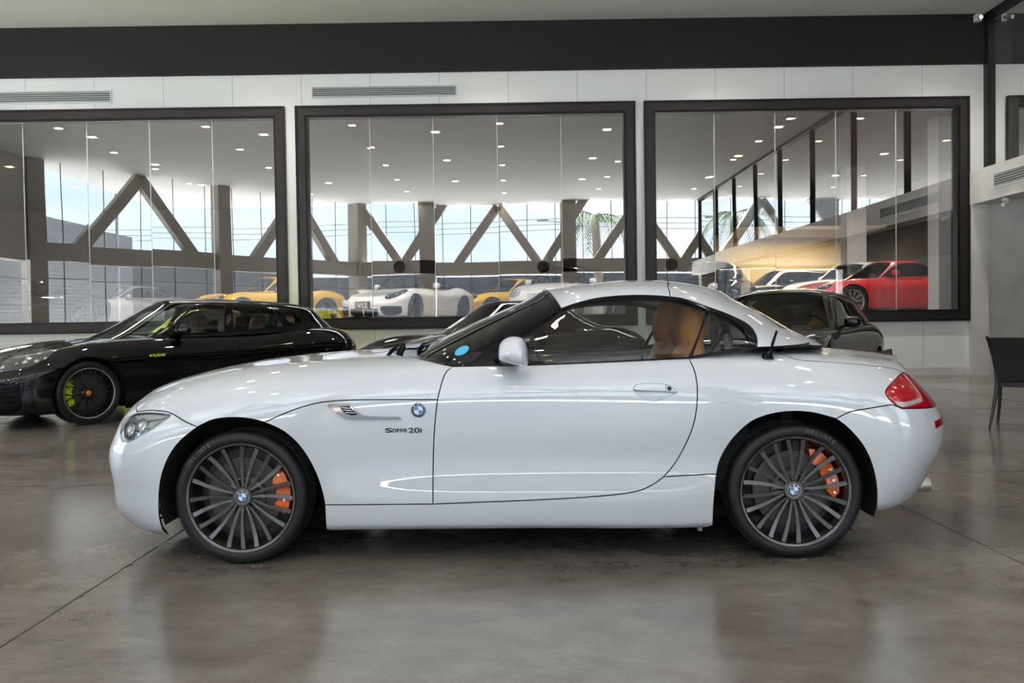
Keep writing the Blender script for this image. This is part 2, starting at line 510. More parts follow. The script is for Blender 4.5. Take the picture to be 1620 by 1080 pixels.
# ------------------------------------------------------------------ shared materials
def paint(name, col, metal=0.0, rough=0.35, coat=1.0, spec=0.5, flake=0.0):
    mt = pbr(name, col, rough=rough, metal=metal, coat=coat, coat_rough=0.015, spec=spec)
    return mt
M_WHITE = paint('pearl_white_paint', (0.60, 0.65, 0.715), metal=0.05, rough=0.42)
M_WHITE.node_tree.nodes['Principled BSDF'].inputs['Coat IOR'].default_value = 1.75
M_BLACKP = paint('black_paint', (0.003, 0.003, 0.0035), rough=0.4, spec=0.0, coat=.8)
M_DKGREY = paint('dark_metallic_paint', (0.008, 0.007, 0.007), metal=0.1, rough=0.35, spec=.05)
M_REDP = paint('red_paint', (0.55, 0.012, 0.016), rough=0.3)
M_YELP = paint('yellow_paint', (0.85, 0.50, 0.01), rough=0.3)
M_OFFWH = paint('plain_white_paint', (0.80, 0.79, 0.76), rough=0.3)
M_BLUEP = paint('blue_paint', (0.03, 0.10, 0.35), rough=0.3)
M_SILVP = paint('silver_paint', (0.55, 0.56, 0.57), metal=.6, rough=0.3)
M_LIMEP = paint('lime_paint', (0.75, 0.80, 0.01), rough=0.3)
M_TRIM = pbr('black_satin_trim', (0.005, 0.005, 0.007), rough=0.15, spec=.12)
M_MATTE = pbr('black_matte', (0.008, 0.008, 0.008), rough=0.85)
M_RUBBER = None
M_GUN = pbr('gunmetal_alloy', (0.11, 0.104, 0.10), rough=0.27, metal=0.85, coat=0.4)
M_BLKALLOY = pbr('black_alloy', (0.012, 0.012, 0.013), rough=0.2, coat=0.6)
M_SILALLOY = pbr('silver_alloy', (0.62, 0.63, 0.64), rough=0.25, metal=0.8)
M_STEEL = pbr('brushed_steel', (0.42, 0.41, 0.40), rough=0.42, metal=0.9)
M_DISC = pbr('brake_disc_iron', (0.10, 0.095, 0.09), rough=0.45, metal=0.8)
M_VENTC = pbr('smoked_chrome', (0.30, 0.28, 0.265), rough=0.12, metal=1.0)
M_IRON = pbr('dark_iron', (0.05, 0.048, 0.046), rough=0.5, metal=0.6)
M_CHROME = pbr('chrome', (0.72, 0.72, 0.73), rough=0.08, metal=1.0)
M_ORANGE = pbr('orange_caliper', (0.85, 0.16, 0.012), rough=0.28, coat=0.5)
M_ACID = pbr('acid_green_caliper', (0.52, 0.78, 0.01), rough=0.3, coat=0.5)
M_BLUE = pbr('emblem_blue', (0.02, 0.23, 0.62), rough=0.2, coat=1)
M_EWHITE = pbr('emblem_white', (0.82, 0.82, 0.82), rough=0.2, coat=1)
M_EBLACK = pbr('emblem_black', (0.01, 0.01, 0.015), rough=0.2, coat=1)
M_TAN = pbr('tan_leather', (0.78, 0.30, 0.07), rough=0.45, bump=(160, .15, .002))
M_BEIGE = pbr('beige_leather', (0.60, 0.36, 0.25), rough=0.5, bump=(160, .15, .002))
M_CABIN = pbr('dark_cabin_plastic', (0.012, 0.012, 0.013), rough=0.9, spec=.15)
M_REDGL = pbr('red_lamp_plastic', (0.42, 0.003, 0.012), rough=0.1, coat=1)
M_CLEAR = glass_mat('clear_lamp_cover', (.93, .95, .96), 1.0, 0.02)
M_GLASS = glass_mat('car_window_glass', (.74, .80, .78), 1.0, 0.0)
M_DKGLASS = glass_mat('tinted_window_glass', (.25, .28, .27), 1.0, 0.0)
M_PRIVGL = pbr('privacy_glass', (0.004, 0.005, 0.005), rough=0.03, spec=0.6)
M_LENS = pbr('lamp_inner_silver', (0.75, 0.76, 0.78), rough=0.12, metal=0.95)
M_AMBER = pbr('amber_lens', (0.7, 0.2, 0.01), rough=.2, coat=1)
M_PLATE = pbr('plate_black', (0.02, 0.02, 0.022), rough=0.4)
M_PLWH = pbr('plate_white', (0.75, 0.76, 0.76), rough=0.4)
M_SILVERPL = pbr('silver_plastic', (0.5, 0.52, 0.53), rough=0.3, metal=.5)
M_PAPER = pbr('paper', (0.78, 0.77, 0.78), rough=0.8)

def tyre_mat():
    mt, nt, out = new_mat('tyre_rubber')
    p = nt.nodes.new('ShaderNodeBsdfPrincipled'); p.inputs['Base Color'].default_value = (0.008, 0.0085, 0.0095, 1); p.inputs['Specular IOR Level'].default_value = .35; p.inputs['Roughness'].default_value = 0.5
    nt.links.new(p.outputs[0], out.inputs[0]); return mt
M_RUBBER = tyre_mat()

# ------------------------------------------------------------------ text and emblems
def text_mesh(name, txt, size, mat, parent, M, extrude=0.0012, squash=1.0, shear=0.0, align='CENTER', bold=0.0):
    cu = bpy.data.curves.new(name, 'FONT'); cu.body = txt; cu.size = size; cu.extrude = extrude; cu.align_x = align; cu.align_y = 'CENTER'; cu.shear = shear; cu.offset = bold
    o = bpy.data.objects.new(name, cu); COL.objects.link(o)
    dg = bpy.context.evaluated_depsgraph_get(); me = bpy.data.meshes.new_from_object(o.evaluated_get(dg))
    bpy.data.objects.remove(o); bpy.data.curves.remove(cu)
    me.name = name; me.transform(M @ Matrix.Diagonal((squash, 1, 1, 1)))
    me.materials.clear(); me.materials.append(mat)
    o = bpy.data.objects.new(name, me); COL.objects.link(o)
    if parent: o.parent = parent
    return o

def frame(pos, nrm, up=(0, 0, 1)):
    """matrix whose +Z is nrm, +Y about up"""
    z = Vector(nrm).normalized(); x = Vector(up).cross(z).normalized(); y = z.cross(x)
    m = Matrix.Identity(4)
    for k in range(3): m[k][0] = x[k]; m[k][1] = y[k]; m[k][2] = z[k]; m[k][3] = pos[k]
    return m

def roundel(pos, nrm, r, parent, spin=0.0, up=(0, 0, 1), letters=True):
    """blue and white quartered emblem in a black lettered ring, chrome rim: one part"""
    Mx = frame(pos, nrm, up) @ Matrix.Rotation(spin, 4, 'Z')
    V = []; F = []; MI = []
    def disc(r0, r1, a0, a1, h0, h1, mi, n=32):
        b = len(V); k = max(2, int(n * (a1 - a0) / (2 * PI)))
        for t in range(k + 1):
            a = a0 + (a1 - a0) * t / k
            V.append((r0 * math.cos(a), r0 * math.sin(a), h0)); V.append((r1 * math.cos(a), r1 * math.sin(a), h1))
        for t in range(k): F.append((b + 2*t, b + 2*t + 1, b + 2*t + 3, b + 2*t + 2)); MI.append(mi)
    h = r * .10
    for q in range(4): disc(0.0, r * .56, q * PI / 2, (q + 1) * PI / 2, h * 1.1, h, 0 if q % 2 else 1)
    disc(r * .56, r * .60, 0, 2 * PI, h * 1.15, h * 1.15, 2)
    disc(r * .60, r * .93, 0, 2 * PI, h, h * .9, 3)
    disc(r * .93, r * .97, 0, 2 * PI, h * 1.2, h * 1.2, 2); disc(r * .97, r, 0, 2 * PI, h * 1.2, 0, 2)
    disc(r, r, 0, 2 * PI, 0, -r * .3, 2)
    # q odd = blue (upper-left and lower-right)
    o = mesh_obj('emblem', [Mx @ Vector(v) for v in V], F, [M_BLUE, M_EWHITE, M_CHROME, M_EBLACK], parent)
    o.data.polygons.foreach_set('material_index', MI)
    if letters:
        for ch, an in (('B', 135), ('M', 90), ('W', 45)):
            a = math.radians(an)
            T = Mx @ Matrix.Translation((r * .765 * math.cos(a), r * .765 * math.sin(a), h)) @ Matrix.Rotation(a - PI / 2, 4, 'Z')
            text_mesh('emblem_letter', ch, r * .36, M_EWHITE, o, T, extrude=r * .01)
    return o

# ------------------------------------------------------------------ wheels
def spoke_bar(mb, p0, p1, w0, w1, d0, d1, y0, y1, curve=0.0, n=6, tilt=0.0, mid=None):
    """p0,p1: (x,z) hub and rim ends relative to the wheel axis; y = front face"""
    P = []
    for i in range(n + 1):
        t = i / n; x = p0[0] + (p1[0] - p0[0]) * t; z = p0[1] + (p1[1] - p0[1]) * t
        if mid: x += mid[0] * 4 * t * (1 - t); z += mid[1] * 4 * t * (1 - t)
        y = y0 + (y1 - y0) * (t ** 1.0) - curve * 4 * t * (1 - t)
        P.append((x, y, z, w0 + (w1 - w0) * t, d0 + (d1 - d0) * t))
    V = []; F = []
    for i, (x, y, z, w, d) in enumerate(P):
        a = P[max(0, i - 1)]; b = P[min(n, i + 1)]; tx, tz = b[0] - a[0], b[2] - a[2]; L = math.hypot(tx, tz); sx, sz = -tz / L, tx / L
        h = w / 2; tl = tilt * w
        V += [(x + sx * h, y + tl, z + sz * h), (x + sx * h * .8, y + d, z + sz * h * .8), (x - sx * h * .8, y + d, z - sz * h * .8), (x - sx * h, y - tl, z - sz * h)]
    for i in range(n):
        for k in range(4): F.append((i * 4 + k, i * 4 + (k + 1) % 4, (i + 1) * 4 + (k + 1) % 4, (i + 1) * 4 + k))
    F += [(3, 2, 1, 0), (n * 4, n * 4 + 1, n * 4 + 2, n * 4 + 3)]
    mb.add(V, F)

def make_wheel(car, cx, cz, side, R, rr, W, yf, style='v20', phase=0.0, rim_mat=None, cal=None, cal_ang=(40, -25), detail=2, lip_mat=None, cap='plain', letters=None):
    """one wheel: rim part with tyre, disc, caliper and cap as sub-parts. side -1 camera side, +1 other side"""
    rim_mat = rim_mat or M_GUN
    n = 64 if detail >= 2 else 32
    mb = MB()
    mb.lathe([(rr - .006, .004), (rr + .002, .002), (rr + .003, .008), (rr - .006, .012), (rr - .012, .022), (rr - .018, .05), (rr - .03, .10), (rr - .034, W * .7), (rr - .01, W - .03), (rr + .003, W - .012)], axis='y', n=n)
    ph = math.radians(phase)
    if style == 'v20':
        for g in range(5):
            gc = ph + g * 2 * PI / 5 + PI / 5
            for hub, rim in ((-14, -24.5), (-5.5, -7.5), (5.5, 7.5), (14, 24.5)):
                ah, ar = gc + math.radians(hub * 1.5), gc + math.radians(rim)
                p0 = (.040 * math.cos(ah), .040 * math.sin(ah)); p1 = ((rr - .012) * math.cos(ar), (rr - .012) * math.sin(ar))
                am = (ah + ar) / 2; sg = 1 if rim > 0 else -1
                mid = (-math.sin(am) * .007 * sg, math.cos(am) * .007 * sg)
                spoke_bar(mb, p0, p1, .0085, .0200, .022, .030, .034, .012, curve=-0.004, n=8, tilt=.05 * (1 if rim in (-24.5, 7.5) else -1), mid=mid)
        mb.lathe([(.0, .030), (.031, .030), (.034, .027), (.041, .027), (.047, .034), (.050, .070), (.082, .075), (.084, .12), (0, .12)], axis='y', n=40)
    elif style == 'mesh':       # thin split spokes
        for k in range(10):
            a = ph + k * 2 * PI / 10
            for da in (-.13, .13):
                am = a; p0 = (.05 * math.cos(a), .05 * math.sin(a)); pm = (rr * .52 * math.cos(a), rr * .52 * math.sin(a)); p1 = ((rr - .012) * math.cos(a + da * 1.15), (rr - .012) * math.sin(a + da * 1.15))
                spoke_bar(mb, p0, pm, .020, .013, .03, .03, .034, .026, n=3); spoke_bar(mb, pm, p1, .011, .013, .025, .03, .026, .012, n=3)
        mb.lathe([(.0, .028), (.034, .028), (.05, .03), (.07, .045), (.08, .12), (0, .12)], axis='y', n=32)
    elif style == 'five':
        for k in range(5):
            a = ph + k * 2 * PI / 5
            for da in (-.15, .15):
                p0 = (.05 * math.cos(a + da * 1.5), .05 * math.sin(a + da * 1.5)); p1 = ((rr - .01) * math.cos(a + da), (rr - .01) * math.sin(a + da))
                spoke_bar(mb, p0, p1, .024, .03, .03, .035, .03, .012, n=4)
        mb.lathe([(.0, .028), (.05, .03), (.075, .04), (.08, .12), (0, .12)], axis='y', n=32)
    elif style == 'ten':
        for k in range(10):
            a = ph + k * 2 * PI / 10
            p0 = (.05 * math.cos(a), .05 * math.sin(a)); p1 = ((rr - .01) * math.cos(a), (rr - .01) * math.sin(a))
            spoke_bar(mb, p0, p1, .02, .026, .03, .035, .03, .012, n=4)
        mb.lathe([(.0, .028), (.05, .03), (.075, .04), (.08, .12), (0, .12)], axis='y', n=32)
    sy = 1 if side < 0 else -1
    def place(o):
        me = o.data
        me.transform(Matrix.Translation((cx, yf * (1 if side < 0 else -1), cz)) @ Matrix.Diagonal((1, sy, 1, 1)))
        if sy < 0: me.flip_normals()
        return o
    rim = place(mb.build('wheel', rim_mat, car, sharp=28))
    t = MB(); gr = .007
    wd = W
    prof = [(rr - .004, .016), (rr + .002, .006), (rr + .010, .001), (rr + .45 * (R - rr), -.003), (R - .016, .002), (R - .008, .010), (R - .002, .022), (R, .036)]
    for c in (.27, .42, .58, .73): prof += [(R, wd * c - .006), (R - gr, wd * c - .004), (R - gr, wd * c + .004), (R, wd * c + .006)]
    prof += [(R, wd - .036), (R - .002, wd - .022), (R - .016, wd - .002), (rr + .45 * (R - rr), wd + .003), (rr, wd - .012)]
    t.lathe(prof, axis='y', n=96 if detail >= 2 else 36)
    if detail >= 2:      # shoulder blocks of the tread
        nb = 72
        for k in range(nb):
            a = 2 * PI * k / nb; ca, sa = math.cos(a), math.sin(a); tx, tz = -sa, ca; hw = R * PI / nb * .72
            V = []
            for (r_, y_) in ((R - .012, .006), (R + .0012, .024), (R + .0012, wd * .27 - .008), (R - .01, wd * .27 - .008)):
                for sgn in (-1, 1): V.append((r_ * ca + tx * hw * sgn, y_, r_ * sa + tz * hw * sgn))
            t.add(V, [(0, 1, 3, 2), (2, 3, 5, 4), (4, 5, 7, 6), (0, 2, 4, 6), (1, 7, 5, 3)])
    ty = place(t.build('tyre', M_RUBBER, None, sharp=40)); ty.parent = rim
    if letters and side < 0:
        rl = (R + rr) / 2 + .002; 
        for (word, a_mid, sz) in letters:
            aa = math.radians(a_mid); st = .021 / rl * (sz / .026)
            for i, ch in enumerate(word):
                an = aa - (i - (len(word) - 1) / 2) * st
                T = Matrix.Translation((cx + rl * math.cos(an), yf - .0034, cz + rl * math.sin(an))) @ Matrix.Rotation(PI / 2, 4, 'X') @ Matrix.Rotation(an - PI / 2, 4, 'Z')
                text_mesh('tyre_letter', ch, sz, M_TYLET, ty, T, extrude=.001, bold=.0006)
    if detail >= 1:
        d = MB(); d.lathe([(.05, .085), (rr * .70, .085), (rr * .70, .105), (.05, .105)], axis='y', n=40)
        d.lathe([(0, .075), (rr * .38, .075), (rr * .40, .10), (0, .1)], axis='y', n=32)
        do = place(d.build('brake_disc', M_DISC, None)); do.parent = rim
        hb = MB(); hb.lathe([(0, .125), (rr * .93, .125), (rr * .93, .14), (0, .14)], axis='y', n=32)
        ho = place(hb.build('brake_shield', M_IRON, None)); ho.parent = rim
        if cal:
            a0, a1 = math.radians(cal_ang[0]), math.radians(cal_ang[1]); c = MB(); K = 10
            r0, r1 = rr * .62, rr * .86
            prev = None; V = []; F = []
            for i in range(K + 1):
                t_ = i / K; an = a0 + (a1 - a0) * t_; e = min(1, 5 * min(t_, 1 - t_) + .35)
                ra = r1 - (r1 - r0) * e * (1.0 - .12 * math.cos(6 * PI * t_)); 
                rb = r1 - (.012 if i in (0, K) else 0); yy = .048 + (.012 if abs(t_ - .5) < .12 or i in (0, K) else 0)
                for (q, y) in ((ra, yy), (rb, yy + .004), (rb + .004, .12), (ra, .12)): V.append((q * math.cos(an), y, q * math.sin(an)))
            for i in range(K):
                for k in range(4): F.append((i * 4 + k, i * 4 + (k + 1) % 4, (i + 1) * 4 + (k + 1) % 4, (i + 1) * 4 + k))
            F += [(0, 1, 2, 3), (K * 4 + 3, K * 4 + 2, K * 4 + 1, K * 4)]
            c.add(V, F)
            for f_ in (.1, .32, .68, .9):
                an = a0 + (a1 - a0) * f_; rm = r0 + (r1 - r0) * .6
                c.lathe([(0, .043), (.006, .043), (.0075, .05)], c=(rm * math.cos(an), 0, rm * math.sin(an)), axis='y', n=10, mi=1)
            cc = c.build('brake_caliper', [cal, M_CHROME], None, sharp=30, bevel=0)
            place(cc).parent = rim
    if detail >= 2:
        for g in range(5):
            an = ph + g * 2 * PI / 5; b = MB()
            b.lathe([(0, .050), (.0065, .050), (.009, .053), (.009, .07)], c=(.062 * math.cos(an), 0, .062 * math.sin(an)), axis='y', n=6)
            b.lathe([(.009, .056), (.0135, .054), (.0135, .07)], c=(.062 * math.cos(an), 0, .062 * math.sin(an)), axis='y', n=16)
            bo = place(b.build('wheel_bolt', M_IRON, None)); bo.parent = rim
    if lip_mat:
        l = MB(); l.lathe([(rr - .008, .0035), (rr + .0025, .0010), (rr + .0035, .005), (rr - .006, .008)], axis='y', n=64, closed=True)
        lo = place(l.build('rim_lip', lip_mat, None)); lo.parent = rim
    if cap == 'roundel' and side < 0:
        e = roundel((cx, yf + .030, cz), (0, -1, 0), .0315, rim, spin=0)
    elif detail >= 1:
        q = MB(); q.lathe([(0, .022), (.020, .023), (.03, .028)], axis='y', n=20)
        qo = place(q.build('centre_cap', M_CHROME if cap == 'chrome' else (M_AMBER if cap == 'gold' else M_BLKALLOY), None)); qo.parent = rim
    return rim
M_TYLET = pbr('tyre_lettering', (0.085, 0.088, 0.092), rough=0.7)

def arch_liner(car, cx, cz, R, y0=-.84, y1=-.48, name='wheel_arch_liner'):
    """black liners of an axle: both sides, one part each"""
    for s_ in (-1, 1):
        mb = MB(); prof = [(R, y0), (R, y1), (0.0, y1)]
        mb.lathe([(r, h) for r, h in prof], c=(cx, 0, cz), axis='y', n=32, a0=-.35, a1=PI + .35)
        o = mb.build(name, M_MATTE, car)
        if s_ > 0: o.data.transform(Matrix.Diagonal((1, -1, 1, 1))); o.data.flip_normals()

def loft(secs, cap=True):
    """secs: list of rings (same count)"""
    V = []; F = []; n = len(secs[0])
    for r in secs: V += [tuple(p) for p in r]
    for i in range(len(secs) - 1):
        for k in range(n): F.append((i * n + k, i * n + (k + 1) % n, (i + 1) * n + (k + 1) % n, (i + 1) * n + k))
    if cap: F.append(tuple(range(n))[::-1]); F.append(tuple((len(secs) - 1) * n + k for k in range(n)))
    return V, F

def ring(c, ax, ay, rx, ry, n=20, e=2.6):
    """superellipse ring around c with half-axes rx along ax, ry along ay"""
    c = Vector(c); ax = Vector(ax); ay = Vector(ay); out = []
    for k in range(n):
        a = 2 * PI * k / n; ca, sa = math.cos(a), math.sin(a)
        out.append(c + ax * (rx * math.copysign(abs(ca)**(2 / e), ca)) + ay * (ry * math.copysign(abs(sa)**(2 / e), sa)))
    return out

def make_seat(car, x, y, zb, mat, s=1.0, lean=.30, head='one', h=.70):
    """seat facing -x: cushion, backrest with its own headrest"""
    mb = MB()
    secs = []
    for t in (0, .06, .2, .5, .8, .94, 1):
        e = math.sin(PI * min(1, max(0, t)) ** 1.0) if 0 < t < 1 else 0
        w = .25 * s * (1 if .1 < t < .9 else .9 if 0 < t < 1 else .8); th = (.075 if 0 < t < 1 else .05) * s
        secs.append(ring((x - .52 * s * (1 - t), y, zb + .10 * s + .03 * (1 - t)), (0, 1, 0), (0, 0, 1), w, th))
    mb.add(*loft(secs)); o = mb.build('seat_cushion', mat, car, sharp=60)
    mb = MB(); secs = []; up = Vector((lean, 0, 1)).normalized(); fw = Vector((-1, 0, lean)).normalized()
    for t, w, th, bulge in ((0, .20, .04, 0), (.05, .235, .07, 0), (.25, .25, .085, .01), (.5, .255, .085, .0), (.72, .235, .075, 0), (.88, .19, .062, 0), (.97, .15, .05, 0), (1, .12, .03, 0)):
        c = Vector((x, y, zb + .05)) + up * (h * .78 * s * t) + fw * bulge
        secs.append(ring(c, (0, 1, 0), fw, w * s, th * s))
    mb.add(*loft(secs)); o2 = mb.build('seat_backrest', mat, car, sharp=60)
    mb = MB(); secs = []
    for t, w, th in ((0, .105, .03), (.07, .125, .052), (.3, .14, .078), (.6, .142, .082), (.85, .13, .07), (.96, .108, .042), (1, .08, .02)):
        c = Vector((x, y, zb + .05)) + up * (h * s * (.70 + .36 * t)) + fw * .02
        secs.append(ring(c, (0, 1, 0), fw, w * s, th * s))
    mb.add(*loft(secs)); mb.build('headrest', mat, o2, sharp=60)
    return o2
# ================================================================== the white roadster
car = empty('roadster_car', (0.025, 4.83, 0), -0.016, 'pearl white two-seat hardtop roadster seen side-on in the foreground, with dark many-spoke wheels', 'car')
CARM = Matrix.Translation((0.025, 4.83, 0)) @ Matrix.Rotation(-0.016, 4, 'Z')
PX = Proj('px', CARM.inverted()); AB = Proj('ab'); TOP = Proj('top'); REAR = Proj('rear'); SIDE = Proj('side'); FRONT = Proj('front')

X = [-2.10, -1.8, -1.25, -.9, -.4, .2, .8, 1.25, 1.7, 2.14]
def row(xn, xt, Y, Z, Ln=.5, Lt=.42, pn=2.4, pt=2.4):
    return dict(xn=xn, xt=xt, Y=cspline(X, Y) if not np.isscalar(Y) else (lambda x: np.zeros_like(x) + Y), Z=cspline(X, Z), Ln=Ln, Lt=Lt, pn=pn, pt=pt)
rows = [
 row(-1.90, 1.95, [.70, .70, .70, .70, .70, .70, .70, .70, .70, .70], [.15, .13, .145, .15, .155, .155, .155, .165, .20, .25]),
 row(-1.985, 1.98, [.80, .83, .848, .852, .856, .858, .862, .868, .85, .82], [.175, .148, .158, .165, .165, .162, .160, .190, .235, .25]),
 row(-2.035, 2.02, [.82, .852, .862, .864, .868, .870, .874, .880, .864, .832], [.225, .205, .21, .215, .215, .212, .212, .240, .290, .31]),
 row(-2.05, 2.05, [.83, .862, .868, .870, .872, .874, .878, .886, .874, .84], [.295, .292, .295, .295, .295, .295, .295, .315, .355, .38]),
 row(-2.062, 2.09, [.835, .868, .874, .868, .862, .862, .868, .886, .880, .845], [.38, .39, .41, .41, .41, .41, .41, .42, .44, .45]),
 row(-2.07, 2.11, [.835, .868, .884, .878, .868, .868, .876, .893, .885, .845], [.465, .50, .54, .55, .55, .55, .555, .56, .55, .53]),
 row(-2.045, 2.10, [.81, .855, .886, .884, .876, .874, .882, .896, .880, .83], [.545, .585, .655, .67, .68, .68, .685, .685, .655, .60]),
 row(-2.02, 2.055, [.76, .815, .866, .872, .870, .868, .872, .880, .855, .79], [.605, .655, .745, .77, .778, .782, .785, .780, .745, .67]),
 row(-1.985, 2.01, [.69, .755, .820, .830, .836, .838, .840, .830, .795, .72], [.648, .71, .805, .835, .845, .845, .850, .840, .805, .73]),
 row(-1.945, 1.985, [.59, .65, .71, .73, .775, .785, .785, .765, .70, .64], [.675, .752, .855, .883, .890, .890, .900, .890, .855, .785]),
 row(-1.92, 2.0, [.43, .47, .51, .53, .58, .60, .60, .58, .50, .45], [.69, .782, .888, .914, .925, .925, .930, .920, .885, .825]),
 row(-1.91, 2.035, [.22, .24, .26, .27, .29, .30, .30, .29, .26, .23], [.70, .797, .905, .931, .94, .94, .94, .935, .908, .848]),
 row(-1.905, 2.045, 0.0, [.705, .802, .910, .936, .945, .945, .945, .94, .914, .853]),
]
S = Surf(rows, N=300, sub=6)
GX = [-.64, -.2, .2, .6, 1.0, 1.3, 1.6]
def grow(xn, xt, Y, Z, Ln=.42, Lt=.5, pn=2.2, pt=2.0):
    return dict(xn=xn, xt=xt, Y=cspline(GX, Y) if not np.isscalar(Y) else (lambda x: np.zeros_like(x) + Y), Z=cspline(GX, Z), Ln=Ln, Lt=Lt, pn=pn, pt=pt)
gh = [
 grow(-.64, 1.62, [.74, .775, .788, .79, .785, .765, .70], [.845, .862, .872, .876, .886, .896, .915]),
 grow(-.55, 1.60, [.72, .757, .772, .776, .768, .735, .66], [.905, .93, .935, .94, .945, .945, .94]),
 grow(-.34, 1.44, [.64, .685, .715, .722, .71, .66, .58], [1.02, 1.03, 1.04, 1.045, 1.04, 1.025, 1.01], Ln=.42),
 grow(-.10, 1.30, [.56, .61, .655, .668, .65, .58, .5], [1.13, 1.13, 1.135, 1.145, 1.13, 1.10, 1.09], Ln=.38),
 grow(.03, 1.19, [.5, .55, .60, .62, .59, .5, .42], [1.185, 1.185, 1.188, 1.205, 1.180, 1.145, 1.13], Ln=.32),
 grow(.10, 1.12, [.4, .42, .47, .49, .47, .4, .3], [1.215, 1.22, 1.228, 1.252, 1.223, 1.18, 1.16], Ln=.26),
 grow(.15, 1.08, [.22, .24, .26, .28, .26, .2, .2], [1.235, 1.24, 1.248, 1.279, 1.243, 1.19, 1.17], Ln=.22),
 grow(.165, 1.06, 0.0, [1.24, 1.245, 1.255, 1.287, 1.248, 1.19, 1.17]),
]
GS = Surf(gh, N=200, sub=6)

M_GAPSHADE = pbr('panel_gap_shade', (.02, .02, .022), rough=.8, spec=.1)  # gap shade painted dark onto panel edges that would be body white
# --- traced lines (image pixels)
arch_a = [(257.5, 838.0), (252.5, 820), (251, 798), (255, 755), (267, 722.5), (284.4, 698), (312, 675)]
arch_b = [(312, 675), (336.3, 664), (367.4, 660.2), (395, 662), (419, 667.8)]
arch_c = [(419, 667.8), (446.9, 681), (471, 701.7), (488.4, 726), (502, 753.6), (510, 779), (514, 798.5)]
fend_t = [(419, 667.8), (446.9, 655), (478, 643.5), (505.7, 636.7), (540, 633.3), (609, 632), (692, 632)]
door_f = [(692, 632), (689, 660), (686.7, 690), (685.2, 740), (685, 797)]
door_ft = [(716.7, 580), (707, 587), (701.7, 596.7), (696, 616), (692, 632)]
sill_t = [(514, 798.5), (600, 797.8), (685, 797)]
door_b = [(1050, 754), (1034, 765.5), (1015, 774.5), (990, 780), (930, 786), (850, 790.5), (685, 797)]
door_r = [(1090, 567), (1098.7, 586.7), (1103, 612), (1102, 645), (1096, 674.6), (1084.8, 702), (1068, 732), (1050, 754)]
rarch_a = [(1128, 829.7), (1129, 800), (1133.4, 749.6)]
rarch_b = [(1133.4, 749.6), (1138, 730), (1149.6, 707), (1168, 684), (1191, 665.4), (1219, 655), (1251.5, 650.6), (1284, 652.4), (1323, 662)]
rarch_c = [(1323, 662), (1344, 679), (1367, 707), (1381, 739.4), (1387, 772), (1387, 801)]
bump_s = [(1323, 662), (1344, 651.5), (1376.5, 645.5), (1409, 640)]
belt = [(763, 579), (836, 578), (930, 574.5), (1010, 571), (1090, 567)]
head_o = [(193, 669), (201, 660.5), (214, 654.5), (231, 652.5), (247, 653), (270.5, 656.5), (258, 667), (243, 677.5), (222, 689.6), (206, 698), (193.5, 699), (190.4, 691), (190.5, 680), (193, 669)]
bseam = [(217, 651.5), (232, 649), (250, 649.5), (264, 651.3), (275, 655.5), (293, 666.5), (312, 675)]
tail_l = [(1427, 646), (1419, 642.5), (1406.6, 631), (1400.6, 620), (1406, 611), (1413.5, 603), (1422, 594), (1430, 588)]
boot_s = [(1223.7, 553), (1238, 561), (1260.7, 568.5), (1316, 572.8), (1372, 577.4), (1413.5, 583), (1430, 588)]
M_ = S.M; N_ = S.N
def rev(l): return l[::-1]
a_cut = PX.ab(S, (257.5, 838))[0]; 
tl_in = [(-.64, .81), (-.50, .785), (-.44, .73), (-.50, .68), (-.64, .665), (-.74, .662)]

bon = outline(S, [(AB, [(0, 62.5), (22, 62.5)]), (PX, bseam), (PX, arch_b), (PX, fend_t), (PX, rev(door_ft)),
                  (TOP, [(-.36, -.765), (-.45, -.69), (-.54, -.58), (-.61, -.42), (-.66, -.22), (-.68, 0)]), (AB, [(0, M_)])])
headp = outline(S, [(PX, head_o)])
patch('bonnet', S, bon, M_WHITE, car, gap=.0026, rimmat=M_GAPSHADE, sides='both')
bum = outline(S, [(AB, [(0, 62.5), (22, 62.5)]), (PX, bseam), (PX, rev(arch_a)), (AB, [(S.xz_to_ab(-1.615, 4), 4), (0, 4)])])
fb = patch('front_bumper', S, bum, M_WHITE, car, gap=.0026, rimmat=M_GAPSHADE, sides='both', holes=[headp])
fen = outline(S, [(PX, arch_c), (PX, sill_t), (PX, rev(door_f)), (PX, rev(fend_t))])
fender = patch('front_fender', S, fen, M_WHITE, car, gap=.0026, rimmat=M_GAPSHADE); patch('front_fender', S, fen, M_WHITE, car, gap=.0026, rimmat=M_GAPSHADE, sides='far')
dor = outline(S, [(PX, belt), (PX, door_r), (PX, door_b), (PX, rev(door_f)), (PX, rev(door_ft))])
hand_o = [(1001, 615), (1003.5, 610.5), (1009, 607.2), (1018, 606.2), (1035, 606.3), (1052, 607.3), (1062, 610), (1070.5, 617.5), (1072, 620), (1069, 622.5), (1050, 630), (1040, 633), (1033, 633.5), (1024, 631), (1008, 624), (1001, 615)]
handp = outline(S, [(PX, hand_o)])
door = patch('door', S, dor, M_WHITE, car, gap=.0026, rimmat=M_GAPSHADE, holes=[handp]); patch('door', S, dor, M_WHITE, car, gap=.0026, rimmat=M_GAPSHADE, sides='far')
a_s0 = PX.ab(S, (516, 836))[0]; a_s1 = PX.ab(S, (1128, 829.7))[0]
sil = outline(S, [(PX, sill_t), (PX, rev(door_b)), (PX, [(1050, 754), (1090, 751.5), (1133.4, 749.6)]), (PX, rev(rarch_a)), (AB, [(a_s1, 2), (a_s0, 2)]), (PX, [(516, 836), (514.5, 815), (514, 798.5)])])
patch('side_sill', S, sil, M_WHITE, car, gap=.0026, rimmat=M_GAPSHADE); patch('side_sill', S, sil, M_WHITE, car, gap=.0026, rimmat=M_GAPSHADE, sides='far')
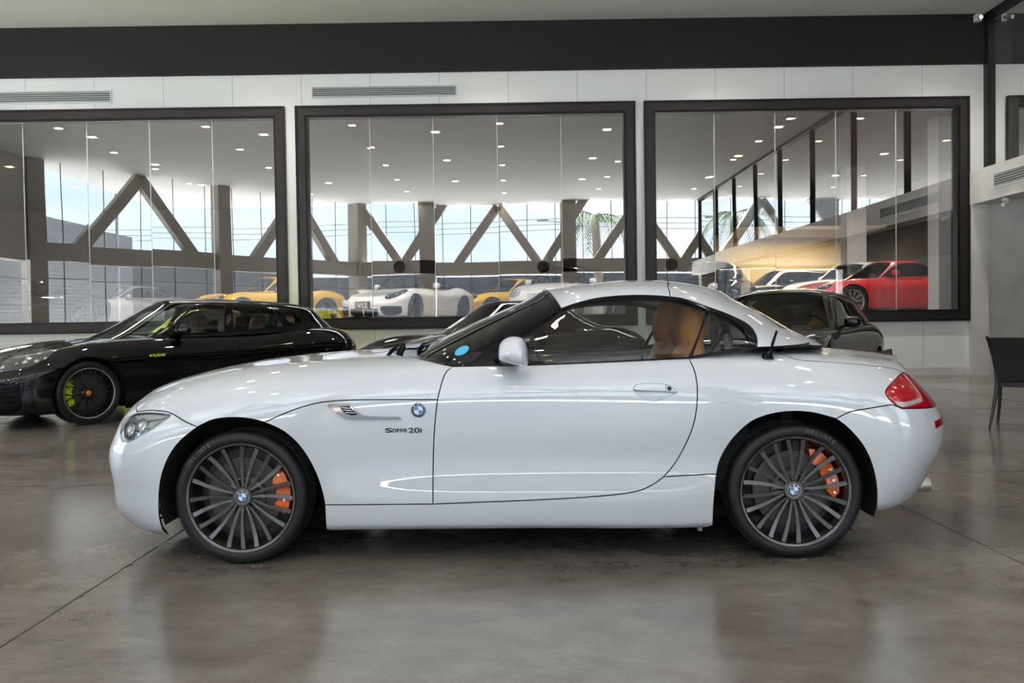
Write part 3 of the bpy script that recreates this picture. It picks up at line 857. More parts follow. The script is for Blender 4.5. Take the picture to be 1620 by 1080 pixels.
qtr = outline(S, [(PX, [(1090, 567), (1140, 559), (1197, 551.5), (1223.7, 553)]), (PX, boot_s), (PX, rev(tail_l)[:-1]), (PX, [(1419, 642.5), (1409, 640)]), (PX, rev(bump_s)), (PX, rev(rarch_b)),
                  (PX, [(1133.4, 749.6), (1090, 751.5), (1050, 754)]), (PX, rev(door_r))])
rear_q = patch('rear_quarter', S, qtr, M_WHITE, car, gap=.0026, rimmat=M_GAPSHADE); patch('rear_quarter', S, qtr, M_WHITE, car, gap=.0026, rimmat=M_GAPSHADE, sides='far')
tlp = outline(S, [(PX, rev(tail_l)), (REAR, rev(tl_in)), ][::-1]) if False else outline(S, [(PX, tail_l), (REAR, tl_in)])
a_r = PX.ab(S, (1387, 801))[0]
rb = outline(S, [(PX, bump_s), (PX, [(1409, 640), (1419, 642.5), (1427, 646)]), (REAR, rev(tl_in)[:3], False), (AB, [(N_ - 40, 41), (N_, 40)], False), (AB, [(N_, 3), (S.xz_to_ab(1.64, 3), 3)], False), (PX, rev(rarch_c))])
patch('rear_bumper', S, rb, M_WHITE, car, gap=.0026, rimmat=M_GAPSHADE, sides='both')
boot = outline(S, [(PX, [(1197, 551.5), (1223.7, 553)]), (PX, boot_s), (REAR, tl_in[:3], False), (REAR, [(-.44, .73), (-.50, .68)], False), (AB, [(N_ - 40, 41), (N_, 40)], False), (AB, [(N_, M_)]), (TOP, [(1.40, 0), (1.36, -.3), (1.25, -.6)])])
patch('boot_lid', S, boot, M_WHITE, car, gap=.0026, rimmat=M_GAPSHADE, sides='both')
# dark cowl below the windscreen and dark shell behind the gaps
cow = outline(S, [(TOP, [(-.34, -.77), (-.42, -.71), (-.52, -.62), (-.60, -.45), (-.66, -.22), (-.70, 0)]), (TOP, [(-.3, 0), (-.3, -.4), (-.3, -.7)], False)])
patch('windscreen_cowl', S, cow, M_TRIM, car, sides='both', off=-.012, gap=0)

def in_arch(x, z, r=.43):
    return (x + 1.248)**2 + (z - .31)**2 < r * r or (x - 1.248)**2 + (z - .31)**2 < r * r
mbv = []; mbf = []; G = S.G - S.Nn * .040
st = 3
idx = {}
for sgn in (1, -1):
    for i in range(0, N_, st):
        for j in range(0, M_, st):
            q = [(i, j), (min(i + st, N_), j), (min(i + st, N_), min(j + st, M_)), (i, min(j + st, M_))]
            c = np.mean([G[a, b] for a, b in q], axis=0)
            if in_arch(c[0], c[2]) or in_arch(c[0] - .04, c[2]) or in_arch(c[0] + .04, c[2]): continue
            if j >= 52 and -.75 < c[0] < 1.45: continue
            if c[0] < -1.72 and c[2] > .53 and c[2] < .72 and c[1] < -.42: continue
            f = []
            for a, b in q:
                k = (a, b, sgn)
                if k not in idx: idx[k] = len(mbv); p = G[a, b]; mbv.append((p[0], min(p[1], 0) * sgn, p[2]))
                f.append(idx[k])
            mbf.append(tuple(f if sgn > 0 else f[::-1]))
mesh_obj('inner_shell', mbv, mbf, M_MATTE, car)
und = MB(); und.box(-1.75, 1.7, -.60, .60, .18, .20); und.box(-.86, .86, -.80, .80, .17, .19)
und.build('underbody', M_MATTE, car)
jk = MB(); jk.add(*loft([ring((x, -.74, .135 + (.0 if k else .02)), (1, 0, 0), (0, 1, 0), .022 - .006 * k, .02, 8) for k, x in enumerate((.835,))] + [ring((.842, -.74, .105), (1, 0, 0), (0, 1, 0), .010, .014, 8)]))
jk.build('jacking_point', pbr('jack_pad', (.42, .38, .33), rough=.7), car)

for cx, phase, ca in ((-1.248, 27, (37, -26)), (1.248, -3, (66, -12))):
    yf = -.862
    for sd in (-1, 1):
        make_wheel(car, cx, .3035, sd, .3035, .2455, .225 if cx < 0 else .25, yf, 'v20', phase=phase, rim_mat=M_GUN, cal=M_ORANGE, cal_ang=ca, detail=2, cap='roundel',
                   letters=[('DELINTE', 133, .026)] if cx < 0 else [('DELINTE', 66, .026)])
    arch_liner(car, cx, .31, .372, y0=-.85)
# white motif on the rear caliper
text_mesh('caliper_mark', 'M', .028, M_EWHITE, car, Matrix.Translation((1.248 + .17, -.862 + .043, .3035 + .085)) @ Matrix.Rotation(PI / 2, 4, 'X') @ Matrix.Rotation(-1.1, 4, 'Z'), extrude=.001, bold=.001)

# --- greenhouse
GM, GN = GS.M, GS.N
wins = outline(GS, [(AB, [(0, 1), (0, GM - 3)]), (PX, [(864, 461), (872, 476), (881, 493)]), (PX, [(881, 493), (760, 578)]), (PX, [(760, 578), (720, 579), (690, 578)]), (AB, [(30, 0), (0, 1)])])
wsg = patch('windscreen', GS, wins, M_GLASS, car, sides='both', rim=0, gap=0.001)
frit = outline(GS, [(PX, [(736, 578.5), (758.8, 562), (773, 543), (800, 517), (829, 493), (861, 469)]), (PX, [(864, 463), (872, 477), (881, 493)]), (PX, [(881, 493), (760, 578)])])
patch('windscreen_edge', GS, frit, M_TRIM, wsg, off=.001, rim=.002); patch('windscreen_edge', GS, frit, M_TRIM, wsg, off=.001, rim=.002, sides='far')
top_band = outline(GS, [(AB, [(0, GM - 3), (0, GM - 7)]), (AB, [(20, GM - 9)]), (PX, [(852, 470), (861, 470)]), (PX, [(864, 461)])])
trim_u = [(888, 488.3), (913, 480), (943, 472.7), (986.7, 468.3), (1026.7, 468), (1060, 470)]
trim_u2 = [(1060, 470), (1080, 473), (1122, 487), (1159, 501), (1186.7, 517), (1196.5, 534), (1197, 549.6)]
sg = [(836.7, 577), (836.8, 560), (837, 528), (860, 510), (893, 490), (926.7, 480.3), (976.7, 474.3), (1026.7, 473), (1073, 476.7), (1117, 489.5)]
sgp = outline(GS, [(PX, [(837, 577), (837, 528)]), (PX, sg[2:]), (PX, [(1117, 489.5), (1105, 528), (1089, 564)]), (PX, [(1089, 564), (1010, 568.5), (930, 572.5), (837, 577)])])
qgp = outline(GS, [(PX, [(1096.4, 562), (1109, 526), (1123, 492)]), (PX, [(1123, 492), (1140, 499), (1154, 505.6), (1172, 518), (1183, 533), (1184, 546.5)]), (PX, [(1184, 546.5), (1140, 554.5), (1096.4, 562)])])
trimp = outline(GS, [(PX, [(758, 580), (882, 494.5)]), (PX, [(884, 492), (888, 488.3)]), (PX, trim_u), (PX, trim_u2), (PX, [(1197, 551.5), (1140, 560), (1088.5, 567.5)]), (PX, [(1088.5, 567.5), (930, 576), (836, 579.5), (758, 580)])])
tr = patch('window_surround', GS, trimp, M_TRIM, car, holes=[sgp, qgp], off=.003, gap=0, rim=.02)
patch('window_surround', GS, trimp, M_TRIM, car, holes=[sgp, qgp], off=.003, gap=0, rim=.02, sides='far')
for sd in ('near', 'far'):
    patch('side_window', GS, sgp, M_GLASS, car, rim=0, gap=-.002, sides=sd); patch('quarter_window', GS, qgp, M_GLASS, car, rim=0, gap=-.002, sides=sd)
rf = outline(GS, [(AB, [(0, GM), (0, GM - 3)], False), (PX, [(866, 459.5), (877, 472), (888, 488.3)]), (PX, trim_u), (PX, [(1060, 470), (1059, 462), (1056, 455)]), (TOP, [(.77, -.35), (.79, 0)])])
patch('roof_panel', GS, rf, M_WHITE, car, gap=.0026, rimmat=M_GAPSHADE, sides='both', off=.004)
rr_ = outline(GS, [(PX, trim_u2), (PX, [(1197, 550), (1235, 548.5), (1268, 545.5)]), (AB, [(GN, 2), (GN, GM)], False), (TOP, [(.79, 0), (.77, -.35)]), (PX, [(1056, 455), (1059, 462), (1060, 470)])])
rpan = patch('rear_roof_panel', GS, rr_, M_WHITE, car, gap=.0026, rimmat=M_GAPSHADE, sides='both', off=.004)
rw = outline(GS, [(AB, [(GN, 12), (GN, 36), (GN - 25, 36), (GN - 45, 12)], False)])
patch('rear_window', GS, rw, M_PRIVGL, car, sides='both', off=.007, rim=.003)
ahd = outline(GS, [(AB, [(0, GM - .5), (0, GM - 4)], False), (PX, [(859, 462.5), (868, 475), (880.5, 494.5)]), (PX, [(889, 489.5), (878, 473), (866, 460)])])
patch('windscreen_header', GS, ahd, M_TRIM, car, sides='both', off=.006, gap=0)
# bright far-side pillar edge and base seal of the hardtop
sb = MB()
P = [GS.ev([PX.ab(GS, p)])[0] + np.array([0, -.004, .002]) for p in ((1197, 551), (1225, 550), (1250, 548.5), (1268, 547), (1279, 544))]
sb.tube([Vector(p) for p in P], [.005, .005, .006, .008, .006], n=8)
sb.build('hardtop_seal', M_TRIM, car)

# --- headlamp
M_HLIN = pbr('lamp_housing_silver', (.86, .88, .92), rough=.25, metal=.5, bump=(26, .8, .012))
hb = patch('headlamp', S, headp, M_CLEAR, car, rim=0, gap=0.0005); patch('headlamp', S, headp, M_CLEAR, car, rim=0, gap=0.0005, sides='far')
hin = patch('headlamp_housing', S, headp, M_HLIN, hb, off=-.022, gap=-.001, rim=-.024)
def at_px(px, py, surf=S, off=0.0):
    ab = PX.ab(surf, (px, py)); p = surf.ev([ab])[0]; n = surf.ev([ab], surf.Nn)[0]; n /= np.linalg.norm(n)
    return Vector(p + n * off), Vector(n)
for (px, py, r) in ((222, 672, .034), (205, 679, .040)):
    p, n = at_px(px, py, off=-.016); mb = MB(); Mx = frame(p, n)
    L = MB(); L.lathe([(r, -.02), (r, .012), (r * .86, .014), (r * .84, .004)], axis='z', n=28); L.lathe([(r * .84, .002), (r * .6, .010), (r * .3, .016), (0, .018)], axis='z', n=28, mi=1)
    L.v = [tuple(Mx @ Vector(v)) for v in L.v]; L.build('headlamp_projector', [M_LENS, M_EWHITE], hb)
lb = patch('headlamp_brow', S, outline(S, [(PX, [(212, 656.5), (231, 654.5), (247, 655), (266, 657.5)]), (PX, [(254, 662), (230, 664), (214, 663)])]), M_PLWH, hb, off=-.006, rim=.01)
patch('headlamp_reflector', S, outline(S, [(PX, [(194, 671), (203, 664), (208, 680), (203, 696), (194, 697)])]), M_LENS, hb, off=-.009, rim=.01)
patch('headlamp_reflector', S, outline(S, [(PX, [(214, 684), (236, 674), (252, 664), (240, 676), (222, 687)])]), M_LENS, hb, off=-.007, rim=.01)
# --- tail lamp
tl = patch('tail_lamp', S, tlp, M_REDGL, car, off=.002); patch('tail_lamp', S, tlp, M_REDGL, car, off=.002, sides='far')
patch('reversing_lens', S, outline(S, [(PX, [(1414, 634.5), (1432, 635), (1446, 632), (1457, 628)]), (PX, [(1458.5, 636), (1440, 642), (1427, 644.5), (1419, 641.5)])]), M_SILVERPL, tl, off=.0045, rim=.002)
for y0 in (600, 609, 618, 627):
    P = [GS] and [S.ev([PX.ab(S, (x_, y0 + (x_ - 1430) * .02))])[0] for x_ in (1418 if y0 > 604 else 1424, 1430, 1440, 1448)]
    mb = MB(); mb.tube([Vector(p) + Vector((0.002, -.002, 0)) for p in P], .0016, n=5); mb.build('lamp_rib', M_REDGL, tl)
# bumper reflector
rp = outline(S, [(REAR, [(-.80, .605), (-.62, .62), (-.62, .585), (-.80, .57)], False)])
patch('rear_reflector', S, rp, M_REDGL, car, off=.003); 

# --- door handle
hc = patch('door_handle_recess', S, handp, M_WHITE, door, off=-.020, gap=.001, rim=-.02, rimmat=M_WHITE)
hu = outline(S, [(PX, [(1002.5, 615.5), (1004.5, 611), (1010, 608.2), (1020, 607.3), (1036, 607.4), (1051.5, 608.3)]), (PX, [(1052, 608.3), (1052.6, 619)]), (PX, [(1052.6, 618.5), (1030, 618), (1002.5, 616.2)])])
patch('door_handle', S, hu, M_WHITE, door, off=.008, gap=0, rim=.016)
hk = outline(S, [(PX, [(1053.4, 608.6), (1062, 611), (1070, 618), (1071, 620)]), (PX, [(1071, 620), (1053.6, 619)])])
patch('lock_cover', S, hk, M_WHITE, door, off=.003, gap=0, rim=.02)
p, n = at_px(1058.8, 614.5, off=.0045); mb = MB(); mb.lathe([(0, .002), (.009, .0018), (.0105, 0)], axis='z', n=20); mb.v = [tuple(frame(p, n) @ Vector(v)) for v in mb.v]; mb.build('keyhole', M_IRON, door)
hs_ = outline(S, [(PX, [(1006, 618.5), (1030, 619.5), (1051, 620), (1050, 625), (1044, 629), (1034, 630.5), (1020, 627.5), (1006, 618.5)])])
patch('handle_scoop', S, hs_, M_WHITE, door, off=-.032, gap=0, rim=-.012)

# --- side vent, emblem, script
vo = [(518, 639.5), (524, 638.8), (545, 637.6), (552, 638.2), (557, 643.5), (564, 650.5), (573, 656), (584, 658.2), (610, 658.4), (631, 658.6), (635.5, 662.7), (600, 663.2), (560, 663.4), (545, 661), (535, 655), (526, 647)]
ve = patch('side_vent', S, outline(S, [(PX, vo + vo[:1], False)]), M_VENTC, fender, off=.010, gap=0, rim=.012)
patch('vent_opening', S, outline(S, [(PX, [(541, 642.5), (553, 642), (560, 649.5), (566, 655.5), (556, 656.5), (545, 652), (539, 645)], False)]), M_TRIM, ve, off=.0108, gap=0, rim=.002)
for k in range(3):
    x0, y0 = 541 + 3.2 * k, 644.2 + 3.6 * k
    a, n = at_px(x0, y0, off=.012); b, n2 = at_px(x0 + 14.5, y0 + 1.2, off=.012); mb = MB(); mb.bar(a, b, .004, .0035, up=(0, 0, 1)); mb.build('vent_blade', M_CHROME, ve)
p, n = at_px(662, 648.6, off=.001); roundel(p, n, .0345, fender)
p, n = at_px(617, 680.6, off=.001)
fr = lambda px, py: frame(*at_px(px, py, off=.0012))
for (tx, x_, sz, sq, mt_) in (('S', 615.0, .030, 2.3, M_IRON), ('DRIVE', 632.5, .022, 1.1, M_EBLACK), ('20i', 657.0, .032, 1.6, M_IRON)):
    text_mesh('model_script', tx, sz, mt_, fender, fr(x_, 680.8), extrude=.0015, squash=sq, bold=.0008)

# --- mirror
def make_mirror(sgn):
    pts = [(789, 553), (791, 544), (800, 535), (813, 532), (826, 535), (833, 546), (836.7, 560), (836.5, 572), (833, 579.5), (820, 578), (803, 573.5), (790, 568.5)]
    inv = CARM.inverted(); base = []
    for q in pts:
        w = on_depth(q[0], q[1], 3.86); base.append(inv @ w)
    c = sum(base, Vector()) / len(base); sm = smooth_path([tuple(b) for b in base + base[:1]], .012)[:-1]
    secs = []
    for dy, k, sx in ((-.085, .30, .0), (-.078, .62, 0), (-.055, .88, 0), (-.02, 1.0, 0), (.03, 1.0, 0), (.075, .93, .005), (.10, .80, .01), (.105, .4, .01)):
        secs.append([Vector((c.x + (p[0] - c.x) * k + sx, c.y + dy, c.z + (p[2] - c.z) * k)) for p in sm])
    if sgn > 0: secs = [[Vector((p.x, -p.y, p.z)) for p in s_] for s_ in secs]
    mb = MB(); mb.add(*loft(secs)); o = mb.build('door_mirror', M_WHITE, car, sharp=70)
    mb = MB(); y = c.y; f = 1 if sgn < 0 else -1
    mb.add(*loft([ring((c.x - .005, (y + .06) * f, c.z - .045), (1, 0, 0), (0, 0, 1), .04, .018, 12), ring((c.x - .045, -.80 * f, .905), (1, 0, 0), (0, 0, 1), .05, .018, 12), ring((c.x - .05, -.74 * f, .90), (1, 0, 0), (0, 0, 1), .06, .02, 12)]))
    mb.build('mirror_arm', M_TRIM, o)
    mb = MB(); mb.add(*loft([ring((c.x + .0655, y * f, c.z), (0, 1, 0), (0, 0, 1), .062, .045, 16), ring((c.x + .064, y * f, c.z), (0, 1, 0), (0, 0, 1), .068, .05, 16)])); mb.build('mirror_glass', M_TRIM, o)
make_mirror(-1); make_mirror(1)

# --- antenna, exhaust, wipers
p, n = at_px(1214.5, 566, off=-.002)
a0 = CARM.inverted() @ on_depth(1229, 523, 3.97 + .13)
mb = MB(); base = p; d = (a0 - base)
mb.tube([base + Vector((0, 0, -.003)), base + Vector((0, 0, .012)), base + d * .22, base + d * .34], [.028, .024, .013, .0095], n=14)
mb.tube([base + d * .3, base + d * .7, base + d * .97, base + d * 1.0], [.0085, .0065, .0055, .003], n=10)
mb.build('antenna', M_TRIM, car)
mb = MB(); mb.lathe([(.026, 2.19), (.036, 2.193), (.038, 2.185), (.036, 2.0), (.026, 2.0)], c=(0, -.50, .262), axis='x', n=24); mb.lathe([(0, 2.05), (.03, 2.05)], c=(0, -.50, .262), axis='x', n=24, mi=1)
mb.v = [(x_ - .195, y_, z_) for x_, y_, z_ in mb.v]
mb.build('exhaust_tip', [M_STEEL, M_MATTE], car)
mb = MB()
for (x0, y0, x1, y1) in ((-.50, -.30, -.42, .28), (-.56, .25, -.50, .66)):
    z0 = .93
    mb.tube([(x0, y0, z0), (x0 + .02, y0 + .02, z0 + .03), (x1, y1, z0 + .045)], [.012, .008, .004], n=6)
mb.build('wiper', M_TRIM, car)
mb = MB(); mb.add(*loft([ring((-.585, -.44, .905), (1, 0, 0), (0, 1, 0), .016, .016, 10), ring((-.565, -.44, .955), (1, 0, 0), (0, 1, 0), .020, .018, 10), ring((-.56, -.44, .985), (1, 0, 0), (0, 1, 0), .013, .012, 10)]))
mb.tube([(-.64, -.50, .905), (-.60, -.48, .955), (-.575, -.47, .975)], [.012, .009, .004], n=6)
mb.build('wiper_pivot', M_TRIM, car)

# --- blue round sticker on the windscreen
p, n = at_px(731, 555, GS, .002); mb = MB(); mb.lathe([(0, .0005), (.034, .0005), (.036, 0)], axis='z', n=28); mb.v = [tuple(frame(p, n) @ Vector(v)) for v in mb.v]
mb.build('windscreen_sticker', pbr('sticker_blue', (0.06, 0.42, 0.72), rough=.5), wsg)

# --- cabin
mb = MB(); mb.box(-.35, 1.25, -.74, .74, .17, .22); mb.box(1.22, 1.27, -.74, .74, .2, .9); mb.box(-.38, -.33, -.74, .74, .2, .85)
mb.build('cabin_floor', M_CABIN, car)
secs = []
for y_ in (-.72, -.6, -.3, 0, .3, .6, .72):
    hgt = .90 + (.02 if abs(y_ + .36) < .25 else 0)
    secs.append([Vector((-.50, y_, .70)), Vector((-.46, y_, .86)), Vector((-.30, y_, hgt - .01)), Vector((-.12, y_, hgt)), Vector((-.05, y_, hgt - .05)), Vector((-.08, y_, .62)), Vector((-.2, y_, .5))])
mb = MB(); mb.add(*loft(secs)); mb.build('dashboard', M_CABIN, car, sharp=50)
mb = MB(); cst = Vector((.14, -.36, .84)); ax = Vector((.35, 0, 1)).normalized(); rt = Vector((0, 1, 0)); up_ = Vector((-.30, 0, .95)).normalized()
mb.tube([cst + rt * (.175 * math.cos(a)) + up_ * (.175 * math.sin(a)) for a in np.linspace(0, 2 * PI, 32, endpoint=False)], .014, n=8, closed=True)
for a in (0, PI, -PI / 2): mb.bar(cst, cst + rt * (.17 * math.cos(a)) + up_ * (.17 * math.sin(a)), .03, .012, up=(1, 0, 0))
mb.ball(tuple(cst), (.03, .06, .05)); mb.bar(cst, cst + Vector((-.25, 0, -.08)), .05, .05); mb.build('steering_wheel', M_CABIN, car)
make_seat(car, .745, -.37, .36, M_TAN, s=1.0, lean=.24, h=.76)
make_seat(car, .745, .37, .36, M_TAN, s=1.0, lean=.24, h=.76)
for sy in (-1, 1):      # door inner panels and roll hoops
    mb = MB(); mb.box(-.40, 1.05, min(sy * .80, sy * .76), max(sy * .80, sy * .76), .3, .862); mb.build('door_lining', M_CABIN, car)
    mb = MB(); mb.tube([(1.05, sy * .52, .82), (1.03, sy * .50, 1.0), (1.02, sy * .42, 1.06), (1.02, sy * .26, 1.06), (1.03, sy * .20, .98), (1.05, sy * .2, .82)], .022, n=10); mb.build('roll_hoop', M_SILVERPL, car)
mb = MB(); mb.box(1.1, 1.42, -.68, .68, .7, .86); mb.build('parcel_shelf', M_CABIN, car)
mb = MB(); mb.add(*loft([ring((.05, .0, 1.135), (0, 1, 0), (0, 0, 1), .10, .03, 14), ring((.08, .0, 1.135), (0, 1, 0), (0, 0, 1), .11, .034, 14)])); mb.bar((.07, 0, 1.15), (.12, 0, 1.21), .02, .02); mb.build('rear_view_mirror', M_CABIN, car)
mb = MB()
for sy in (-1,): mb.tube([(.98, sy * .66, 1.02), (.93, sy * .62, .95), (.90, sy * .60, .80)], .012, n=6)
mb.build('seat_belt', M_CABIN, car)
# ================================================================== the other cars
def make_car(kind, label, loc, rz, paintm, spec, floor_z=0.0, detail=1, custom=None):
    """generic car: same skin machinery, shape from `spec`"""
    sp = dict(nose=-2.15, tail=2.2, hubs=(-1.25, 1.25), R=.34, rr=.25, W=.24, w=.92, zs=.17,
              X=None, ZB=None, ZC=None, WB=None, WW=None, Ln=.6, Lt=.5, pn=2.4, pt=2.5,
              nosex=[.16, .06, .03, .01, 0, 0, .02, .06, .10, .16, .20, .22], tailx=[.18, .08, .05, .02, 0, 0, .01, .03, .05, .07, .07, .06],
              g=None, soft=None, cabin=True, seatm=M_CABIN, glass=M_DKGLASS, wheel='five', wmat=M_GUN, cal=None, cap='plain', doors=[], lights=[], rears=[])
    sp.update(spec); c = empty(kind, (loc[0], loc[1], floor_z), rz, label, 'car')
    cm = Matrix.Translation((loc[0], loc[1], floor_z)) @ Matrix.Rotation(rz, 4, 'Z'); px = Proj('px', cm.inverted())
    Xs = sp['X']; zb, zc, wb, ww = [cspline(Xs, sp[k]) for k in ('ZB', 'ZC', 'WB', 'WW')]; zs = cspline(Xs, sp['ZS']) if 'ZS' in sp else (lambda x: np.zeros_like(x) + sp['zs'])
    fr = [(0, None), (.01, None), (.12, None), (.25, None), (.42, None), (.60, None), (.76, None), (.90, None), (1.0, None)]
    yw = [.80, .945, .97, .982, .985, 1.0, .998]
    rows_ = []
    for k in range(12):
        if k <= 6: Z = (lambda x, f=fr[k][0]: zs(x) + (zb(x) - zs(x)) * f); Y = (lambda x, q=yw[k]: ww(x) * q)
        elif k == 7: Z = (lambda x: zs(x) + (zb(x) - zs(x)) * .90); Y = (lambda x: ww(x) * .6 + wb(x) * .4)
        elif k == 8: Z = zb; Y = wb
        elif k == 9: Z = (lambda x: zb(x) + (zc(x) - zb(x)) * .60); Y = (lambda x: wb(x) * .76)
        elif k == 10: Z = (lambda x: zb(x) + (zc(x) - zb(x)) * .93); Y = (lambda x: wb(x) * .40)
        else: Z = zc; Y = (lambda x: np.zeros_like(x))
        rows_.append(dict(xn=sp['nose'] + sp['nosex'][k], xt=sp['tail'] - sp['tailx'][k], Y=Y, Z=Z, Ln=sp['Ln'], Lt=sp['Lt'], pn=sp['pn'], pt=sp['pt']))
    Sb = Surf(rows_, N=150 if detail < 2 else 240, sub=4 if detail < 2 else 5)
    NN, MM = Sb.N, Sb.M
    # greenhouse
    g = sp['g']; GXs = g['X']; belt_ = cspline(GXs, g['belt']); roof_ = cspline(GXs, g['roof']); wbs = cspline(GXs, g['wb']); wrs = cspline(GXs, g['wr'])
    gg = [0, .22, .52, .80, .91, .975, 1.0]; grs = []
    for k, q in enumerate(gg):
        if q <= .8: Y = (lambda x, q=q: wbs(x) + (wrs(x) - wbs(x)) * (q / .8) ** 1.15)
        else: Y = (lambda x, m_={4: .84, 5: .5, 6: 0.0}[k]: wrs(x) * m_)
        grs.append(dict(xn=g['x0'] + (g['xh'] - g['x0']) * q, xt=g['x1'] - (g['x1'] - g['xr']) * q, Y=Y, Z=(lambda x, q=q: belt_(x) + (roof_(x) - belt_(x)) * q), Ln=g.get('Ln', .45) * (1 - .45 * q), Lt=g.get('Lt', .5) * (1 - .4 * q), pn=2.2, pt=2.2))
    Sg = Surf(grs, N=110 if detail < 2 else 180, sub=4 if detail < 2 else 5)
    # body with arch cut-outs
    holes = []
    for hx in sp['hubs']:
        ra = sp['R'] + .035; pts = []
        for an in np.linspace(PI + .25, -.25, 30):
            x, z = hx + ra * math.cos(an), sp['R'] + ra * math.sin(an) + .01
            pts.append(SIDE.ab(Sb, (x, max(z, sp['zs'] + .03))))
        a0, a1 = pts[0][0], pts[-1][0]; holes.append(np.array([[a0, -1]] + [list(p) for p in pts] + [[a1, -1]]))
    cab = outline(Sb, [(TOP, [(g['x0'] + .30, 0), (g['x0'] + .42, -.60), (g['x0'] + .55, -.70)], False), (TOP, [(g['x1'] - .65, -.70), (g['x1'] - .5, -.55), (g['x1'] - .42, 0)], False)]) if sp['cabin'] else None
    dps = [outline(Sb, [(px if sp.get('door_px') else SIDE, d + d[:1])]) for d in sp['doors']]
    lps = [outline(Sb, [(px if l.get('px') else FRONT, l['p'] + l['p'][:1])]) for l in sp['lights']]
    allh = holes + ([cab] if cab is not None else [])
    rect = np.array([[0, 1], [NN, 1], [NN, MM], [0, MM]], float)
    rect = np.array([list(a + (b - a) * t) for a, b in zip(rect, np.roll(rect, -1, 0)) for t in np.linspace(0, 1, 60, endpoint=False)])
    stq = (1, 1)
    body = patch('body', Sb, rect, paintm, c, sides='both', holes=allh + dps, gap=0, rim=.02, stride=stq)
    for d in dps:
        for sd in ('near', 'far'): patch('door', Sb, d, paintm, c, sides=sd, gap=.0035, rim=.015, rimmat=M_MATTE)  # door edges black instead of body paint: gap shade put into the colour
    shv = []; shf = []; Gq = Sb.G - Sb.Nn * .03
    for d in dps:       # dark behind the door gaps
        pass
    if dps:
        for sgn in (1, -1):
            i0 = int(min(d[:, 0].min() for d in dps)) - 2; i1 = int(max(d[:, 0].max() for d in dps)) + 3; j1 = int(max(d[:, 1].max() for d in dps))
            for i in range(i0, i1, 3):
                for j in range(1, j1, 3):
                    q = [(i, j), (i + 3, j), (i + 3, min(j + 3, j1)), (i, min(j + 3, j1))]
                    cc = np.mean([Gq[min(a, NN), b] for a, b in q], axis=0)
                    if any(abs(cc[0] - hx) < sp['R'] + .09 and cc[2] < sp['R'] * 2 + .1 for hx in sp['hubs']): continue
                    b0 = len(shv)
                    for a, b in q: p = Gq[min(a, NN), b]; shv.append((p[0], p[1] * sgn, p[2]))
                    shf.append((b0, b0 + 1, b0 + 2, b0 + 3))
        mesh_obj('inner_shell', shv, shf, M_MATTE, c)
    for l, lp in zip(sp['lights'], lps):
        for sd in ('near', 'far'):
            if l.get('one') and sd == 'far': continue
            patch(l.get('n', 'headlamp'), Sb, lp, l['m'], c, sides=sd if not l.get('centre') else 'both', off=l.get('off', .004), gap=0, rim=.004)
            if l.get('centre'): break
    for l in sp['rears']:
        lp = outline(Sb, [(px if l.get('px') else REAR, l['p'] + l['p'][:1])])
        for sd in ('near', 'far'):
            patch(l.get('n', 'tail_lamp'), Sb, lp, l['m'], c, sides=sd if not l.get('centre') else 'both', off=l.get('off', .004), gap=0, rim=.004)
            if l.get('centre'): break
    # windscreen, side glass, roof
    x0, xh, x1, xr = g['x0'], g['xh'], g['x1'], g['xr']
    zt = float(roof_(xh)); zb0 = float(belt_(x0))
    rtop = outline(Sg, [(AB, [(0, 0), (Sg.N, 0)], False), (AB, [(Sg.N, Sg.M), (0, Sg.M)], False)])
    yb0, yt0 = float(wbs(x0 + .3)), float(wrs(xh + .2))
    wsp = outline(Sg, [(FRONT, [(-.0, zb0 + .005), (-.5 * yb0, zb0 + .01), (-.93 * yb0, zb0 + .02)]), (FRONT, [(-.93 * yb0, zb0 + .02), (-.90 * yt0, zt - .075)]), (FRONT, [(-.90 * yt0, zt - .075), (-.45 * yt0, zt - .04), (0, zt - .03)])])
    wsp[np.argmin(np.abs(wsp[:, 0]))]
    hol = [wsp]
    if g.get('rearglass', True):
        zt2, zb2 = float(roof_(xr)), float(belt_(x1)); yb1, yt1 = float(wbs(x1 - .3)), float(wrs(xr - .2))
        rwp = outline(Sg, [(REAR, [(-.0, zb2 + .05), (-.75 * yb1, zb2 + .06)]), (REAR, [(-.75 * yb1, zb2 + .06), (-.78 * yt1, zt2 - .08)]), (REAR, [(-.78 * yt1, zt2 - .08), (0, zt2 - .05)])])
        hol.append(rwp)
    sgs = [outline(Sg, [(px if g.get('side_px') else SIDE, q + q[:1], g.get('smooth', False))]) for q in g['side']]
    sur = outline(Sg, [(px if g.get('side_px') else SIDE, g['surround'] + g['surround'][:1], g.get('smooth', False))]) if g.get('surround') else None
    rm = sp['soft'] or paintm
    roofh = hol + ([sur] if sur is not None else sgs)
    rtop = densify(rtop, 3)
    patch('roof', Sg, rtop, rm, c, sides='both', holes=roofh, gap=0, rim=.02)
    if sur is not None:
        for sd in ('near', 'far'): patch('window_surround', Sg, sur, M_TRIM, c, sides=sd, holes=sgs, gap=0, rim=.02)
    patch('windscreen', Sg, wsp, sp.get('wsglass', M_GLASS), c, sides='both', gap=0, rim=0)
    if g.get('rearglass', True): patch('rear_window', Sg, rwp, sp['glass'], c, sides='both', gap=0, rim=0)
    for q in sgs:
        for sd in ('near', 'far'): patch('side_window', Sg, q, sp['glass'], c, sides=sd, gap=0, rim=0)
